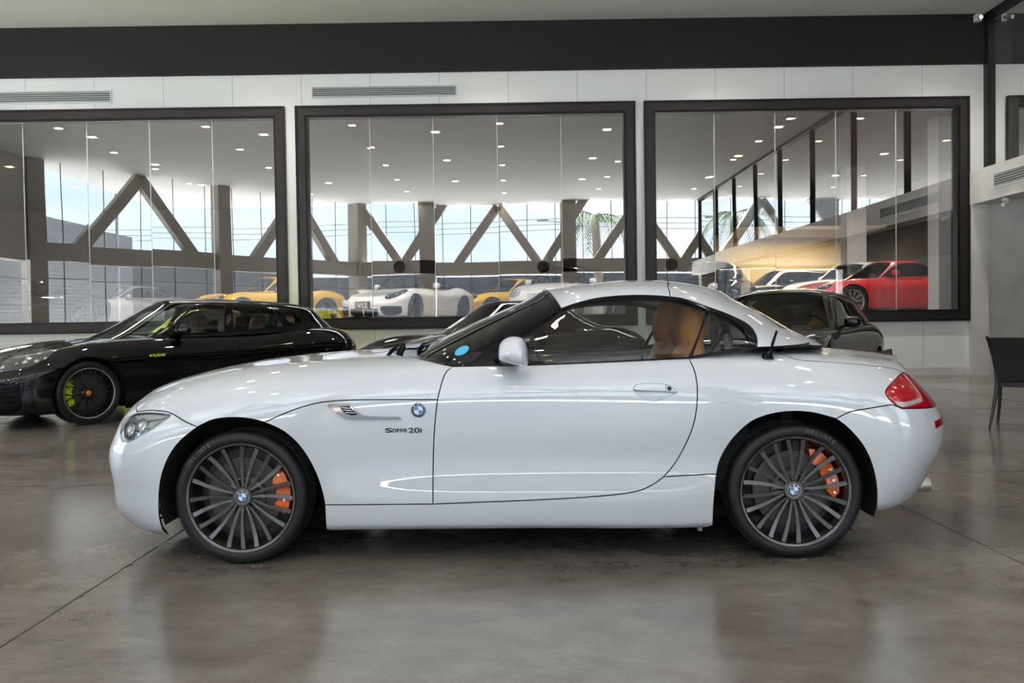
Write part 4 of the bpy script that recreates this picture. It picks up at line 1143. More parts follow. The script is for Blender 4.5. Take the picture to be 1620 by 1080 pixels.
    for cx in sp['hubs']:
        for sd in (-1, 1):
            yf = -float(ww(cx)) + .035
            make_wheel(c, cx, sp['R'], sd, sp['R'], sp['rr'], sp['W'], yf, sp['wheel'], phase=sp.get('phase', 10), rim_mat=sp['wmat'], cal=sp['cal'], cal_ang=sp.get('cal_ang', (40, -25)), detail=max(1, detail - (0 if detail > 1 else 0)) if detail < 2 else 2, lip_mat=sp.get('lip'), cap=sp['cap'])
        arch_liner(c, cx, sp['R'] + .01, sp['R'] + .05, y0=-float(ww(cx)) + .03, y1=-.5)
    u_ = MB(); u_.box(sp['nose'] + .35, sp['tail'] - .35, -.64, .64, sp['zs'] + .01, sp['zs'] + .05); u_.box(sp['hubs'][0] + sp['R'] + .06, sp['hubs'][1] - sp['R'] - .06, -.8, .8, sp['zs'] + .01, sp['zs'] + .05)
    u_.build('underbody', M_MATTE, c, smooth=False)
    # mirrors
    mx_, mz_ = sp.get('mirror', (g['x0'] + .62, float(belt_(g['x0'] + .6)) + .07))
    for s_ in (-1, 1):
        yy = float(wbs(mx_)) + .10
        mb = MB(); mb.add(*loft([ring((mx_ + dx, s_ * (yy + dy), mz_ + .01), (1, 0, 0), (0, 0, 1), rx, rz_, 16) for dx, dy, rx, rz_ in ((.01, -.07, .03, .045), (.0, -.05, .055, .06), (0, .03, .06, .068), (.01, .08, .05, .055), (.02, .105, .025, .03))]))
        o = mb.build('door_mirror', sp.get('mirm', paintm), c, sharp=70)
        mb = MB(); mb.add(*loft([ring((mx_, s_ * (yy - .04), mz_ - .02), (1, 0, 0), (0, 0, 1), .035, .018, 10), ring((mx_ - .02, s_ * (yy - .14), mz_ - .07), (1, 0, 0), (0, 0, 1), .05, .02, 10)])); mb.build('mirror_arm', M_TRIM, o)
    if sp['cabin']:
        mb = MB(); mb.box(x0 + .3, x1 - .4, -.72, .72, .24, .30)
        zd = float(belt_(x0 + .5))
        mb.add(*loft([[Vector((x0 + .22, y_, zd - .25)), Vector((x0 + .25, y_, zd - .03)), Vector((x0 + .55, y_, zd + .0)), Vector((x0 + .68, y_, zd - .05)), Vector((x0 + .62, y_, zd - .35))] for y_ in (-.7, 0, .7)]))
        for s_ in (-1, 1): mb.box(x0 + .45, x1 - .6, min(s_ * .74, s_ * .70), max(s_ * .74, s_ * .70), .3, zd - .02)
        mb.build('cabin', M_CABIN, c, sharp=40)
        xs_ = x0 + 1.25 + sp.get('seatdx', 0); zf = sp.get('seatz', .38)
        for s_ in (-1, 1): make_seat(c, xs_, s_ * .37, zf, sp['seatm'], h=sp.get('seath', .72))
        if sp.get('rear_seats'):
            for s_ in (-1, 1): make_seat(c, xs_ + sp['rear_seats'], s_ * .36, zf + .02, sp['seatm'], h=sp.get('seath', .72) * .95)
        mb = MB(); cst = Vector((x0 + .88, -.36, zd - .01)); rt = Vector((0, 1, 0)); u2 = Vector((-.35, 0, .93))
        mb.tube([cst + rt * (.18 * math.cos(a)) + u2 * (.18 * math.sin(a)) for a in np.linspace(0, 2 * PI, 24, endpoint=False)], .014, n=6, closed=True); mb.bar(cst - rt * .17, cst + rt * .17, .03, .015); mb.build('steering_wheel', M_CABIN, c)
    else:
        pass
    if custom: custom(c, Sb, Sg, px)
    return c, Sb, Sg, px

def plate(c, x, y, z, w, h, txt, mat, tm, facing=-1):
    mb = MB(); mb.box(x - .008, x, y - w / 2, y + w / 2, z - h / 2, z + h / 2); o = mb.build('number_plate', mat, c, smooth=False)
    if txt: text_mesh('plate_letters', txt, h * .8, tm, o, frame((x - .009 if facing < 0 else x + .001, y, z), (facing, 0, 0)), extrude=.001, bold=.002)
    return o

def coupe911(**k):
    """low rear-engined sports coupe"""
    X_ = [-2.1, -1.7, -1.2, -.7, 0, .7, 1.25, 1.7, 2.2]
    d = dict(nose=-2.15, tail=2.18, hubs=(-1.22, 1.22), R=.335, rr=.25, X=X_,
             ZB=[.60, .72, .83, .83, .82, .84, .90, .86, .74], ZC=[.60, .68, .76, .86, .88, .90, .92, .90, .80],
             WB=[.62, .70, .74, .75, .76, .76, .76, .70, .60], WW=[.84, .88, .90, .895, .895, .915, .935, .92, .86],
             g=dict(X=[-.9, -.4, .1, .7, 1.3, 1.9], belt=[.84, .845, .84, .85, .88, .86], roof=[1.20, 1.24, 1.285, 1.25, 1.10, .92], wb=[.70, .74, .755, .75, .68, .52], wr=[.50, .54, .56, .53, .44, .36],
                    x0=-.80, xh=-.08, x1=1.85, xr=.85, Ln=.45, Lt=.8,
                    side=[[(-.38, .885), (-.12, 1.05), (.12, 1.165), (.45, 1.175), (.78, 1.13), (.78, .895)], [(.83, .90), (.83, 1.12), (1.0, 1.08), (1.22, .98), (1.20, .93)]],
                    surround=[(-.46, .872), (-.16, 1.07), (.08, 1.185), (.45, 1.20), (.85, 1.155), (1.12, 1.06), (1.30, .97), (1.28, .91), (.8, .88)]),
             doors=[[(-.50, .30), (-.52, .60), (-.46, .80), (.74, .82), (.76, .60), (.60, .32)]])
    d.update(k); return d
OVAL = lambda y, z, ry, rz, t=0: [(y + ry * math.cos(a) * math.cos(t) - rz * math.sin(a) * math.sin(t), z + ry * math.cos(a) * math.sin(t) + rz * math.sin(a) * math.cos(t)) for a in np.linspace(0, 2 * PI, 14, endpoint=False)]
def sports_lights(side=True, black=False):
    return [dict(p=OVAL(-.64, .64, .14, .085, -.35), m=M_HL, n='headlamp'),
            dict(p=[(-.80, .36), (-.78, .25), (-.50, .22), (-.46, .35)], m=M_TRIM, n='air_intake'),
            dict(p=[(-.40, .34), (-.38, .22), (0, .21), (0, .33)], m=M_TRIM, n='lower_grille', centre=True)]
def lamp_mat(name, dark=(.02, .022, .025)):
    mt, nt, out = new_mat(name); p = nt.nodes.new('ShaderNodeBsdfPrincipled'); p.inputs['Roughness'].default_value = .05; p.inputs['Coat Weight'].default_value = 1
    tc = nt.nodes.new('ShaderNodeTexCoord'); v = nt.nodes.new('ShaderNodeTexVoronoi'); v.inputs['Scale'].default_value = 11; nt.links.new(tc.outputs['Object'], v.inputs['Vector'])
    r = nt.nodes.new('ShaderNodeValToRGB'); e = r.color_ramp.elements; e[0].position = .18; e[0].color = (.55, .58, .62, 1); e[1].position = .34; e[1].color = (*dark, 1)
    nt.links.new(v.outputs['Distance'], r.inputs[0]); nt.links.new(r.outputs[0], p.inputs['Base Color']); nt.links.new(p.outputs[0], out.inputs[0]); return mt
M_HL = lamp_mat('headlamp_dark_glass'); M_HL2 = lamp_mat('headlamp_clear_glass', (.30, .31, .32))

# ---- black estate at left: placed by its two near wheels
def place_by_wheels(pxf, pyf, Rw, span, pxr, halfw, fz=0.0):
    """near front wheel hub at pixel (pxf,pyf) with hub height Rw; rear hub on pixel column pxr"""
    zf = fz + Rw; d = ray_dir(pxf, pyf); F = CAMP + d * ((zf - CAM_H) / d.z) if abs(d.z) > .004 else None
    best = None
    for q in np.linspace(F.y - 1, F.y + 6, 1400):
        dd = ray_dir(pxr, 540 - 0); x = None
        # direction with the right column at hub height
        t = q; X_ = (pxr - 810 - .0) / FPX * q
        e = abs(math.hypot(X_ - F.x, q - F.y) - span)
        if q > F.y + .2 and (best is None or e < best[0]): best = (e, X_, q)
    R_ = Vector((best[1], best[2], zf)); ax = (R_ - F).normalized(); rz = math.atan2(ax.y, ax.x); mid = (F + R_) / 2; inw = Vector((-ax.y, ax.x, 0))
    c = mid + inw * halfw; return (c.x, c.y), rz
EX = [-2.5, -2.1, -1.5, -.9, 0, .9, 1.47, 2.0, 2.5]
pl, prz = place_by_wheels(141, 621.5, .355, 2.95, 494, .90)
def estate_custom(c, Sb, Sg, px):
    p = Sb.ev([px.ab(Sb, (248, 561.5))])[0]; n = Sb.ev([px.ab(Sb, (248, 561.5))], Sb.Nn)[0]
    text_mesh('door_script', 'e-hybrid', .048, M_ACID, c, frame(Vector(p) + Vector(n).normalized() * .004, n), extrude=.001, squash=1.15, shear=.3, bold=.001)
    for x0, z0 in ((.12, .74), (1.02, .77)):
        ab = SIDE.ab(Sb, (x0, z0)); p = Vector(Sb.ev([ab])[0]); n = Vector(Sb.ev([ab], Sb.Nn)[0]).normalized(); mb = MB(); mb.tube([p + n * .004 - Vector((.1, 0, 0)), p + n * .028 - Vector((.07, 0, 0)), p + n * .03 + Vector((.06, 0, 0)), p + n * .004 + Vector((.10, 0, .0))], [.012, .013, .013, .012], n=8); mb.build('door_handle', M_BLACKP, c)
    for z in (.30, .36, .42):
        mb = MB(); P = [Vector(Sb.ev([FRONT.ab(Sb, (-y, z))])[0]) + Vector((-.012, 0, 0)) for y in np.linspace(.42, .80, 8)]; mb.tube(P, .010, n=6); mb.build('grille_bar', M_BLACKP, c)
estate = dict(nose=-2.50, tail=2.52, hubs=(-1.475, 1.475), R=.355, rr=.275, W=.28, zs=.16, X=EX,
    ZB=[.66, .76, .88, .92, .93, .95, 1.00, .99, .92], ZC=[.64, .73, .85, .95, .98, 1.0, 1.03, 1.02, .95], WB=[.64, .72, .78, .80, .81, .82, .82, .78, .68], WW=[.88, .93, .955, .95, .945, .955, .97, .955, .90],
    Ln=.7, Lt=.6, nosex=[.18, .07, .03, .01, 0, .01, .05, .10, .15, .22, .27, .29],
    g=dict(X=[-1.05, -.5, 0, .6, 1.2, 1.8, 2.3], belt=[.93, .935, .945, .96, .985, 1.01, 1.0], roof=[1.28, 1.36, 1.415, 1.425, 1.40, 1.33, 1.20], wb=[.74, .79, .805, .81, .80, .74, .62], wr=[.54, .58, .60, .60, .58, .53, .46],
           x0=-1.02, xh=-.14, x1=2.28, xr=1.95, Ln=.5, Lt=.6, side_px=True, smooth=False,
           side=[[(256, 528.5), (262, 523), (285, 503), (303, 489), (318, 482.5), (335, 480), (356, 480.5), (356, 524)], [(370, 521.5), (366.5, 480), (400, 481.5), (427, 484.5), (449, 513), (448, 516)], [(437, 484), (456, 489), (470, 498), (478.5, 506), (477, 511), (466, 511), (456, 508)]],
           surround=[(245, 531), (262, 518), (285, 499), (303, 485), (318, 479), (340, 476.5), (400, 477.5), (440, 481.5), (470, 494), (484, 507), (482, 513.5), (420, 521), (330, 529)]),
    doors=[[(233, 527.5), (234, 580), (237, 600), (238, 640), (300, 648), (371, 640), (370, 529), (300, 531)]], door_px=True, seatm=M_BEIGE, rear_seats=.92, seatdx=.12, seatz=.42, seath=.74, glass=M_GLASS,
    wheel='mesh', wmat=M_BLKALLOY, lip=M_STEEL, cal=M_ACID, cal_ang=(222, 138), phase=8, cap='gold', mirror=(-.36, 1.02),
    lights=[dict(p=[(-4, 586), (0, 577.5), (22, 563), (45, 555), (68, 551.5), (86, 552.5), (84, 558), (70, 569), (50, 579), (20, 586.5), (0, 588)], m=M_HL, px=True),
            dict(p=[(-.84, .50), (-.80, .22), (-.50, .20), (-.42, .48)], m=M_TRIM, n='air_intake'), dict(p=[(-.38, .45), (-.36, .2), (0, .2), (0, .45)], m=M_TRIM, n='lower_grille', centre=True)],
    rears=[dict(p=[(-.84, .80), (-.5, .84), (0, .84), (0, .79), (-.5, .78), (-.84, .72)], m=M_REDGL, centre=True)])
make_car('estate_car', 'long glossy black estate car at the left with acid green brake calipers and beige seats', pl, prz, M_BLACKP, estate, detail=2, custom=estate_custom)

# ---- black coupe behind the roadster
def paper(c, Sb, Sg, px):
    pp = outline(Sg, [(FRONT, [(-.62, .90), (-.52, 1.05), (-.30, 1.07), (-.33, .92), (-.62, .90)], False)])
    patch('paper_sheet', Sg, pp, M_PAPER, c, off=.004, gap=0, rim=.001, sides='far')
bc, *_ = make_car('sports_coupe', 'glossy black sports coupe parked directly behind the white roadster, seen over its bonnet', (-.14, 12.65), math.radians(37), M_BLACKP,
    coupe911(lights=sports_lights(), seatm=M_CABIN, glass=M_DKGLASS, wheel='ten', wmat=M_BLKALLOY, lip=M_STEEL, rears=[dict(p=[(-.80, .72), (-.3, .76), (-.3, .72), (-.80, .66)], m=M_REDGL)]), custom=paper)

bc.scale = (1.065, 1.065, 1.065)
# ---- dark hatchback at right behind the roadster
HX = [-2.1, -1.7, -1.3, -.8, 0, .8, 1.35, 1.8, 2.15]
hatch = dict(nose=-2.12, tail=2.14, hubs=(-1.33, 1.33), R=.32, rr=.235, X=HX,
    ZB=[.68, .80, .88, .91, .92, .94, .96, .95, .88], ZC=[.68, .82, .92, .97, .98, .98, .99, .98, .92], WB=[.62, .70, .75, .77, .78, .78, .77, .74, .66], WW=[.82, .86, .88, .885, .885, .89, .895, .88, .82],
    Ln=.5, Lt=.4, g=dict(X=[-.95, -.4, .2, .8, 1.4, 2.0], belt=[.93, .93, .935, .95, .97, .97], roof=[1.34, 1.38, 1.425, 1.41, 1.37, 1.28], wb=[.72, .76, .775, .77, .75, .68], wr=[.54, .57, .585, .58, .56, .50],
        x0=-.92, xh=-.22, x1=2.05, xr=1.72, Ln=.42, Lt=.4,
        side=[[(-.42, .975), (-.22, 1.10), (.05, 1.27), (.30, 1.31), (.50, 1.31), (.50, .985)], [(.56, .985), (.56, 1.31), (.95, 1.30), (1.25, 1.26), (1.25, 1.0)], [(1.31, 1.01), (1.31, 1.25), (1.5, 1.20), (1.62, 1.06), (1.58, 1.02)]],
        surround=[(-.55, .96), (-.24, 1.13), (.02, 1.30), (.35, 1.345), (.95, 1.335), (1.5, 1.25), (1.70, 1.06), (1.62, .995), (.5, .965)]),
    doors=[[(-.52, .30), (-.50, .90), (.52, .92), (.55, .30)], [(.57, .30), (.55, .92), (1.28, .94), (1.22, .72), (.95, .62), (.90, .30)]])
def dsp(base, **k):
    d = dict(base); d.update(k); return d
make_car('hatchback_car', 'dark grey hatchback with tan headrests parked behind the tail of the white roadster', (3.32, 10.9), math.radians(58), M_DKGREY,
    dsp(hatch, seatm=M_TAN, seatdx=.05, seath=.70, seatz=.46, rear_seats=.85, glass=M_DKGLASS, wheel='five', lights=[dict(p=[(-.80, .70), (-.62, .76), (-.46, .70), (-.5, .62), (-.78, .62)], m=M_HL2), dict(p=[(-.36, .68), (-.30, .76), (0, .78), (0, .58), (-.3, .58)], m=M_TRIM, n='grille', centre=True)],
        rears=[dict(p=[(-.80, .88), (-.5, .9), (-.5, .76), (-.80, .74)], m=M_REDGL)]))
# ---- lime hatchback glimpsed through the estate's windows
make_car('hatchback_car', 'acid lime hatchback parked beyond the black estate, glimpsed through its side windows', (-5.1, 14.72), 0.0, M_LIMEP, dsp(hatch, cabin=False, glass=M_PRIVGL, wsglass=M_PRIVGL, lights=[], wheel='five'))

# ---- cars in the room behind the windows
IZ = 1.05
def at_in(px, depth): return (px - 810) / FPX * depth, depth
def gtstripe(c, Sb, Sg, px): pass
x, y = at_in(425, 23.5)
make_car('sports_coupe', 'bright yellow sports coupe behind the glass, spanning the left and middle windows', (x, y), math.radians(46), M_YELP,
    coupe911(lights=[dict(p=OVAL(-.64, .66, .15, .09, -.3), m=M_HL), dict(p=[(-.80, .40), (-.78, .25), (-.50, .22), (-.46, .37)], m=M_TRIM, n='air_intake'), dict(p=[(-.40, .34), (-.38, .22), (0, .21), (0, .33)], m=M_TRIM, n='lower_grille', centre=True), dict(p=OVAL(-.45, .84, .02, .01), m=M_TRIM, n='bonnet_vent')], glass=M_DKGLASS, wheel='ten', wmat=M_BLKALLOY), floor_z=IZ)
def boxster_c(c, Sb, Sg, px):
    plate(c, -2.165, 0, .42, .42, .20, 'V12', M_PLATE, M_PLWH)
x, y = at_in(650, 22.6)
make_car('convertible_car', 'white sports car with a black soft top and dark wheels behind the middle window', (x, y), math.radians(66), M_OFFWH,
    coupe911(soft=M_TRIM, lights=[dict(p=OVAL(-.64, .68, .17, .10, -.45), m=M_HL), dict(p=[(-.82, .40), (-.80, .24), (-.50, .20), (-.44, .38)], m=M_TRIM, n='air_intake'), dict(p=[(-.38, .34), (-.36, .2), (0, .2), (0, .34)], m=M_TRIM, n='lower_grille', centre=True)], glass=M_DKGLASS, wheel='five', wmat=M_BLKALLOY, mirm=M_OFFWH), floor_z=IZ, custom=boxster_c)
def plate_c(c, Sb, Sg, px): plate(c, -2.12, -.05, .62, .52, .12, 'ABBD', M_PLWH, M_PLATE)
x, y = at_in(893, 23.2)
make_car('convertible_car', 'white car with dark roof and lettered front plate in middle window, beside the roadster roof', (x, y), math.radians(68), M_OFFWH,
    dsp(hatch, soft=M_TRIM, glass=M_DKGLASS, lights=[dict(p=[(-.80, .70), (-.62, .80), (-.46, .74), (-.5, .62), (-.78, .60)], m=M_HL2), dict(p=[(-.60, .40), (-.56, .3), (0, .28), (0, .42)], m=M_TRIM, n='grille', centre=True)]), floor_z=IZ, custom=plate_c)
x, y = at_in(808, 26.5)
make_car('sports_coupe', 'yellow coupe farther back between the two white cars in the middle window', (x, y), math.radians(35), M_YELP, coupe911(glass=M_DKGLASS, lights=sports_lights()), floor_z=IZ)
x, y = at_in(1118, 22.0)
make_car('hatchback_car', 'small black hatchback at the left edge of the right-hand window', (x, y), math.radians(64), M_BLACKP, dsp(hatch, glass=M_DKGLASS, lights=[dict(p=OVAL(-.6, .72, .1, .1), m=M_HL2)]), floor_z=IZ)
x, y = at_in(1236, 26.7)
make_car('suv_car', 'dark off-road car in front of the lit cream alcove, in the right-hand window', (x, y), math.radians(20), M_DKGREY, dsp(hatch, glass=M_DKGLASS, lights=[dict(p=OVAL(-.6, .72, .1, .07), m=M_HL2)]), floor_z=IZ)
x, y = at_in(1352, 23.2)
make_car('sports_coupe', 'white coupe between the red sports car and the alcove, in the right-hand window', (x, y), math.radians(24), M_OFFWH, dsp(hatch, glass=M_DKGLASS, lights=[dict(p=OVAL(-.6, .72, .1, .07), m=M_HL2)]), floor_z=IZ)
def red_c(c, Sb, Sg, px):
    sp_ = outline(Sb, [(SIDE, [(.58, .62), (.80, .80), (.96, .86), (.90, .70), (.72, .52), (.58, .50), (.58, .62)], False)]); patch('side_intake', Sb, sp_, M_TRIM, c, off=.004, gap=0, rim=.004)
hubx = (1352 - 810) / FPX * 19.5; rzr = math.radians(10)
cx_ = hubx + 1.22 * math.cos(rzr) - .9 * math.sin(rzr); cy_ = 19.5 + 1.22 * math.sin(rzr) + .9 * math.cos(rzr)
make_car('sports_coupe', 'bright red sports coupe with a silver multi-spoke front wheel behind the right-hand window', (cx_, cy_), rzr, M_REDP,
    coupe911(lights=sports_lights(), glass=M_DKGLASS, wheel='mesh', wmat=M_SILALLOY, R=.34, rr=.265, phase=4, mirror=(-.20, .95)), floor_z=IZ, custom=red_c)
x, y = at_in(34, 23.2)
make_car('sports_coupe', 'glossy black car low behind the far left of the left window', (x, y), math.radians(50), M_BLACKP, coupe911(lights=sports_lights(), glass=M_DKGLASS), floor_z=IZ)
x, y = at_in(205, 27.6)
make_car('saloon_car', 'white car with a dark windscreen low behind the left window', (x, y), math.radians(35), M_OFFWH, coupe911(lights=sports_lights(), glass=M_DKGLASS), floor_z=IZ)
# ================================================================== the showroom
SC.view_settings.view_transform = 'Standard'; SC.view_settings.look = 'None'; SC.view_settings.gamma = 1.0; SC.view_settings.use_curve_mapping = False
SC.view_settings.exposure = EXPOSURE = 0.85
WALLY = 15.8; CEIL = 6.35

def struct(name, mb, mat, parent=None, **kw):
    o = mb.build(name, mat, parent, smooth=False, **kw)
    if not parent: o['kind'] = 'structure'
    return o

# ---- materials
def floor_mat():
    mt, nt, out = new_mat('polished_concrete'); L = nt.links.new
    p = nt.nodes.new('ShaderNodeBsdfPrincipled'); tc = nt.nodes.new('ShaderNodeTexCoord')
    mp = nt.nodes.new('ShaderNodeMapping'); mp.inputs['Scale'].default_value = (1.0, 1.5, 1); mp.inputs['Rotation'].default_value = (0, 0, .35); L(tc.outputs['Object'], mp.inputs[0])
    n1 = nt.nodes.new('ShaderNodeTexNoise'); n1.inputs['Scale'].default_value = .75; n1.inputs['Detail'].default_value = 8; n1.inputs['Roughness'].default_value = .55; n1.inputs['Distortion'].default_value = .25; L(mp.outputs[0], n1.inputs['Vector'])
    n2 = nt.nodes.new('ShaderNodeTexNoise'); n2.inputs['Scale'].default_value = 5.5; n2.inputs['Detail'].default_value = 9; n2.inputs['Roughness'].default_value = .6; n2.inputs['Distortion'].default_value = .15; L(mp.outputs[0], n2.inputs['Vector'])
    n3 = nt.nodes.new('ShaderNodeTexNoise'); n3.inputs['Scale'].default_value = 90; n3.inputs['Detail'].default_value = 3; L(tc.outputs['Object'], n3.inputs['Vector'])
    r1 = nt.nodes.new('ShaderNodeValToRGB'); e = r1.color_ramp.elements; e[0].position = .30; e[0].color = (.105, .092, .081, 1); e[1].position = .70; e[1].color = (.245, .228, .208, 1)
    mid = e.new(.5); mid.color = (.175, .161, .146, 1); L(n1.outputs['Fac'], r1.inputs[0])
    r2 = nt.nodes.new('ShaderNodeValToRGB'); e = r2.color_ramp.elements; e[0].position = .30; e[0].color = (.76, .74, .72, 1); e[1].position = .70; e[1].color = (1.14, 1.14, 1.13, 1); L(n2.outputs['Fac'], r2.inputs[0])
    m1 = nt.nodes.new('ShaderNodeMixRGB'); m1.blend_type = 'MULTIPLY'; m1.inputs[0].default_value = .8; L(r1.outputs[0], m1.inputs[1]); L(r2.outputs[0], m1.inputs[2])
    r3 = nt.nodes.new('ShaderNodeValToRGB'); e = r3.color_ramp.elements; e[0].position = .35; e[0].color = (.88, .88, .88, 1); e[1].position = .65; e[1].color = (1.08, 1.08, 1.08, 1); L(n3.outputs['Fac'], r3.inputs[0])
    m2 = nt.nodes.new('ShaderNodeMixRGB'); m2.blend_type = 'MULTIPLY'; m2.inputs[0].default_value = .7; L(m1.outputs[0], m2.inputs[1]); L(r3.outputs[0], m2.inputs[2])
    # a few thin dark scuffs
    mp4 = nt.nodes.new('ShaderNodeMapping'); mp4.inputs['Scale'].default_value = (1.2, 5, 1); mp4.inputs['Rotation'].default_value = (0, 0, -.5); L(tc.outputs['Object'], mp4.inputs[0])
    n4 = nt.nodes.new('ShaderNodeTexNoise'); n4.inputs['Scale'].default_value = 7; n4.inputs['Detail'].default_value = 4; L(mp4.outputs[0], n4.inputs['Vector'])
    r4 = nt.nodes.new('ShaderNodeValToRGB'); e = r4.color_ramp.elements; e[0].position = .70; e[0].color = (1, 1, 1, 1); e[1].position = .76; e[1].color = (.62, .6, .58, 1); L(n4.outputs['Fac'], r4.inputs[0])
    m3 = nt.nodes.new('ShaderNodeMixRGB'); m3.blend_type = 'MULTIPLY'; m3.inputs[0].default_value = .8; L(m2.outputs[0], m3.inputs[1]); L(r4.outputs[0], m3.inputs[2])
    L(m3.outputs[0], p.inputs['Base Color'])
    rr = nt.nodes.new('ShaderNodeMapRange'); rr.inputs['From Min'].default_value = .3; rr.inputs['From Max'].default_value = .7; rr.inputs['To Min'].default_value = .15; rr.inputs['To Max'].default_value = .24; L(n2.outputs['Fac'], rr.inputs[0]); L(rr.outputs[0], p.inputs['Roughness'])
    b = nt.nodes.new('ShaderNodeBump'); b.inputs['Strength'].default_value = .03; b.inputs['Distance'].default_value = .0005; L(n2.outputs['Fac'], b.inputs['Height']); L(b.outputs[0], p.inputs['Normal'])
    p.inputs['Specular IOR Level'].default_value = .85
    L(p.outputs[0], out.inputs[0]); return mt
M_FLOOR = floor_mat()
M_JOINT = pbr('joint_filler', (.05, .04, .035), rough=.8)
M_CEIL = pbr('ceiling_paint', (.66, .655, .64), rough=.75, noise=(.6, .04))
M_BAND = pbr('black_band_paint', (.006, .006, .006), spec=.25, rough=.6, noise=(.8, .15))
M_FRAME = pbr('brown_black_frame', (.016, .012, .013), spec=.3, rough=.42, noise=(3, .1))
M_FRAMEB = pbr('black_frame_bead', (.004, .004, .005), spec=.25, rough=.4)
M_CONC = pbr('raw_concrete', (.62, .61, .595), rough=.8, noise=(2.2, .28), bump=(14, .3, .01))
M_STRUT = pbr('grey_strut_paint', (.33, .31, .28), rough=.7, noise=(1.5, .06))
M_VENT = pbr('vent_white', (.62, .65, .66), rough=.45)
M_VENTIN = pbr('vent_inside', (.10, .11, .115), rough=.8)
def wall_mat():
    mt, nt, out = new_mat('white_panel_wall'); L = nt.links.new
    p = nt.nodes.new('ShaderNodeBsdfPrincipled'); p.inputs['Roughness'].default_value = .55
    tc = nt.nodes.new('ShaderNodeTexCoord'); sp = nt.nodes.new('ShaderNodeSeparateXYZ'); L(tc.outputs['Object'], sp.inputs[0])
    md = nt.nodes.new('ShaderNodeMath'); md.operation = 'PINGPONG'; md.inputs[1].default_value = .61; L(sp.outputs[0], md.inputs[0])
    lt = nt.nodes.new('ShaderNodeMath'); lt.operation = 'LESS_THAN'; lt.inputs[1].default_value = .0045; L(md.outputs[0], lt.inputs[0])
    mx = nt.nodes.new('ShaderNodeMixRGB'); mx.inputs[1].default_value = (.80, .83, .845, 1); mx.inputs[2].default_value = (.40, .42, .43, 1); L(lt.outputs[0], mx.inputs[0])
    L(mx.outputs[0], p.inputs['Base Color']); L(p.outputs[0], out.inputs[0]); return mt
M_WALL = wall_mat()
M_PANE = glass_mat('showroom_window_glass', (.88, .89, .89), 1.0, 0.31, wav=(.55, .0018))
M_CLRGL = glass_mat('clear_facade_glass', (.93, .95, .95), .9, 0.0)
M_SEAL = pbr('pane_silicone', (.55, .58, .58), rough=.4)

def wx(px, y=WALLY): return (px - 810) / FPX * y

# ---- floor and ceiling
mb = MB(); mb.add([(-15.4, -8.3, 0), (16, -8.3, 0), (16, WALLY + .2, 0), (-15.4, WALLY + .2, 0)], [(0, 1, 2, 3)])
mb.box(-15.4, 16, -8.3, WALLY + .2, -.25, -.02)
floor = struct('floor', mb, M_FLOOR)
mb = MB()
for x in (-9.8, -5.78, -1.76, 2.2, 6.2, 10.2): mb.box(x - .004, x + .004, -8.2, WALLY, .0003, .0012)
for y in (-5.94, -1.94, 2.06, 6.06, 10.06, 14.06): mb.box(-15.3, 15.9, y - .004, y + .004, .0003, .0011)
jo = mb.build('expansion_joint', M_JOINT, floor, smooth=False)
mb = MB(); mb.box(-15.6, 16.2, -8.6, WALLY + .2, CEIL, CEIL + .25); ceiling = struct('ceiling', mb, M_CEIL)

# ---- back wall with three window openings
ZB, ZT = .96, 4.915      # outer frame
W = [(-10.6, -3.955), (-3.77, 2.235), (2.385, 8.13)]
mb = MB(); T = .25
mb.box(-15.4, 8.45, WALLY, WALLY + T, 0.13, ZB + .05); mb.box(-15.4, 8.45, WALLY, WALLY + T, ZT - .05, 5.48)
xs = [-15.4] + [q for w_ in W for q in (w_[0] + .05, w_[1] - .05)] + [8.45]
for a, b in ((xs[0], xs[1]), (xs[2], xs[3]), (xs[4], xs[5]), (xs[6], xs[7])): mb.box(a, b, WALLY, WALLY + T, ZB + .05, ZT - .05)
wall_b = struct('wall_back', mb, M_WALL)
mb = MB(); mb.box(-15.4, 8.42, WALLY - .06, WALLY + T, 5.48, CEIL); o = struct('trim_1', mb, M_BAND)
mb = MB(); mb.box(-15.4, 8.15, WALLY - .01, WALLY + T, 0, .13); struct('baseboard_back', mb, M_CONC)
rnd = random.Random(3)
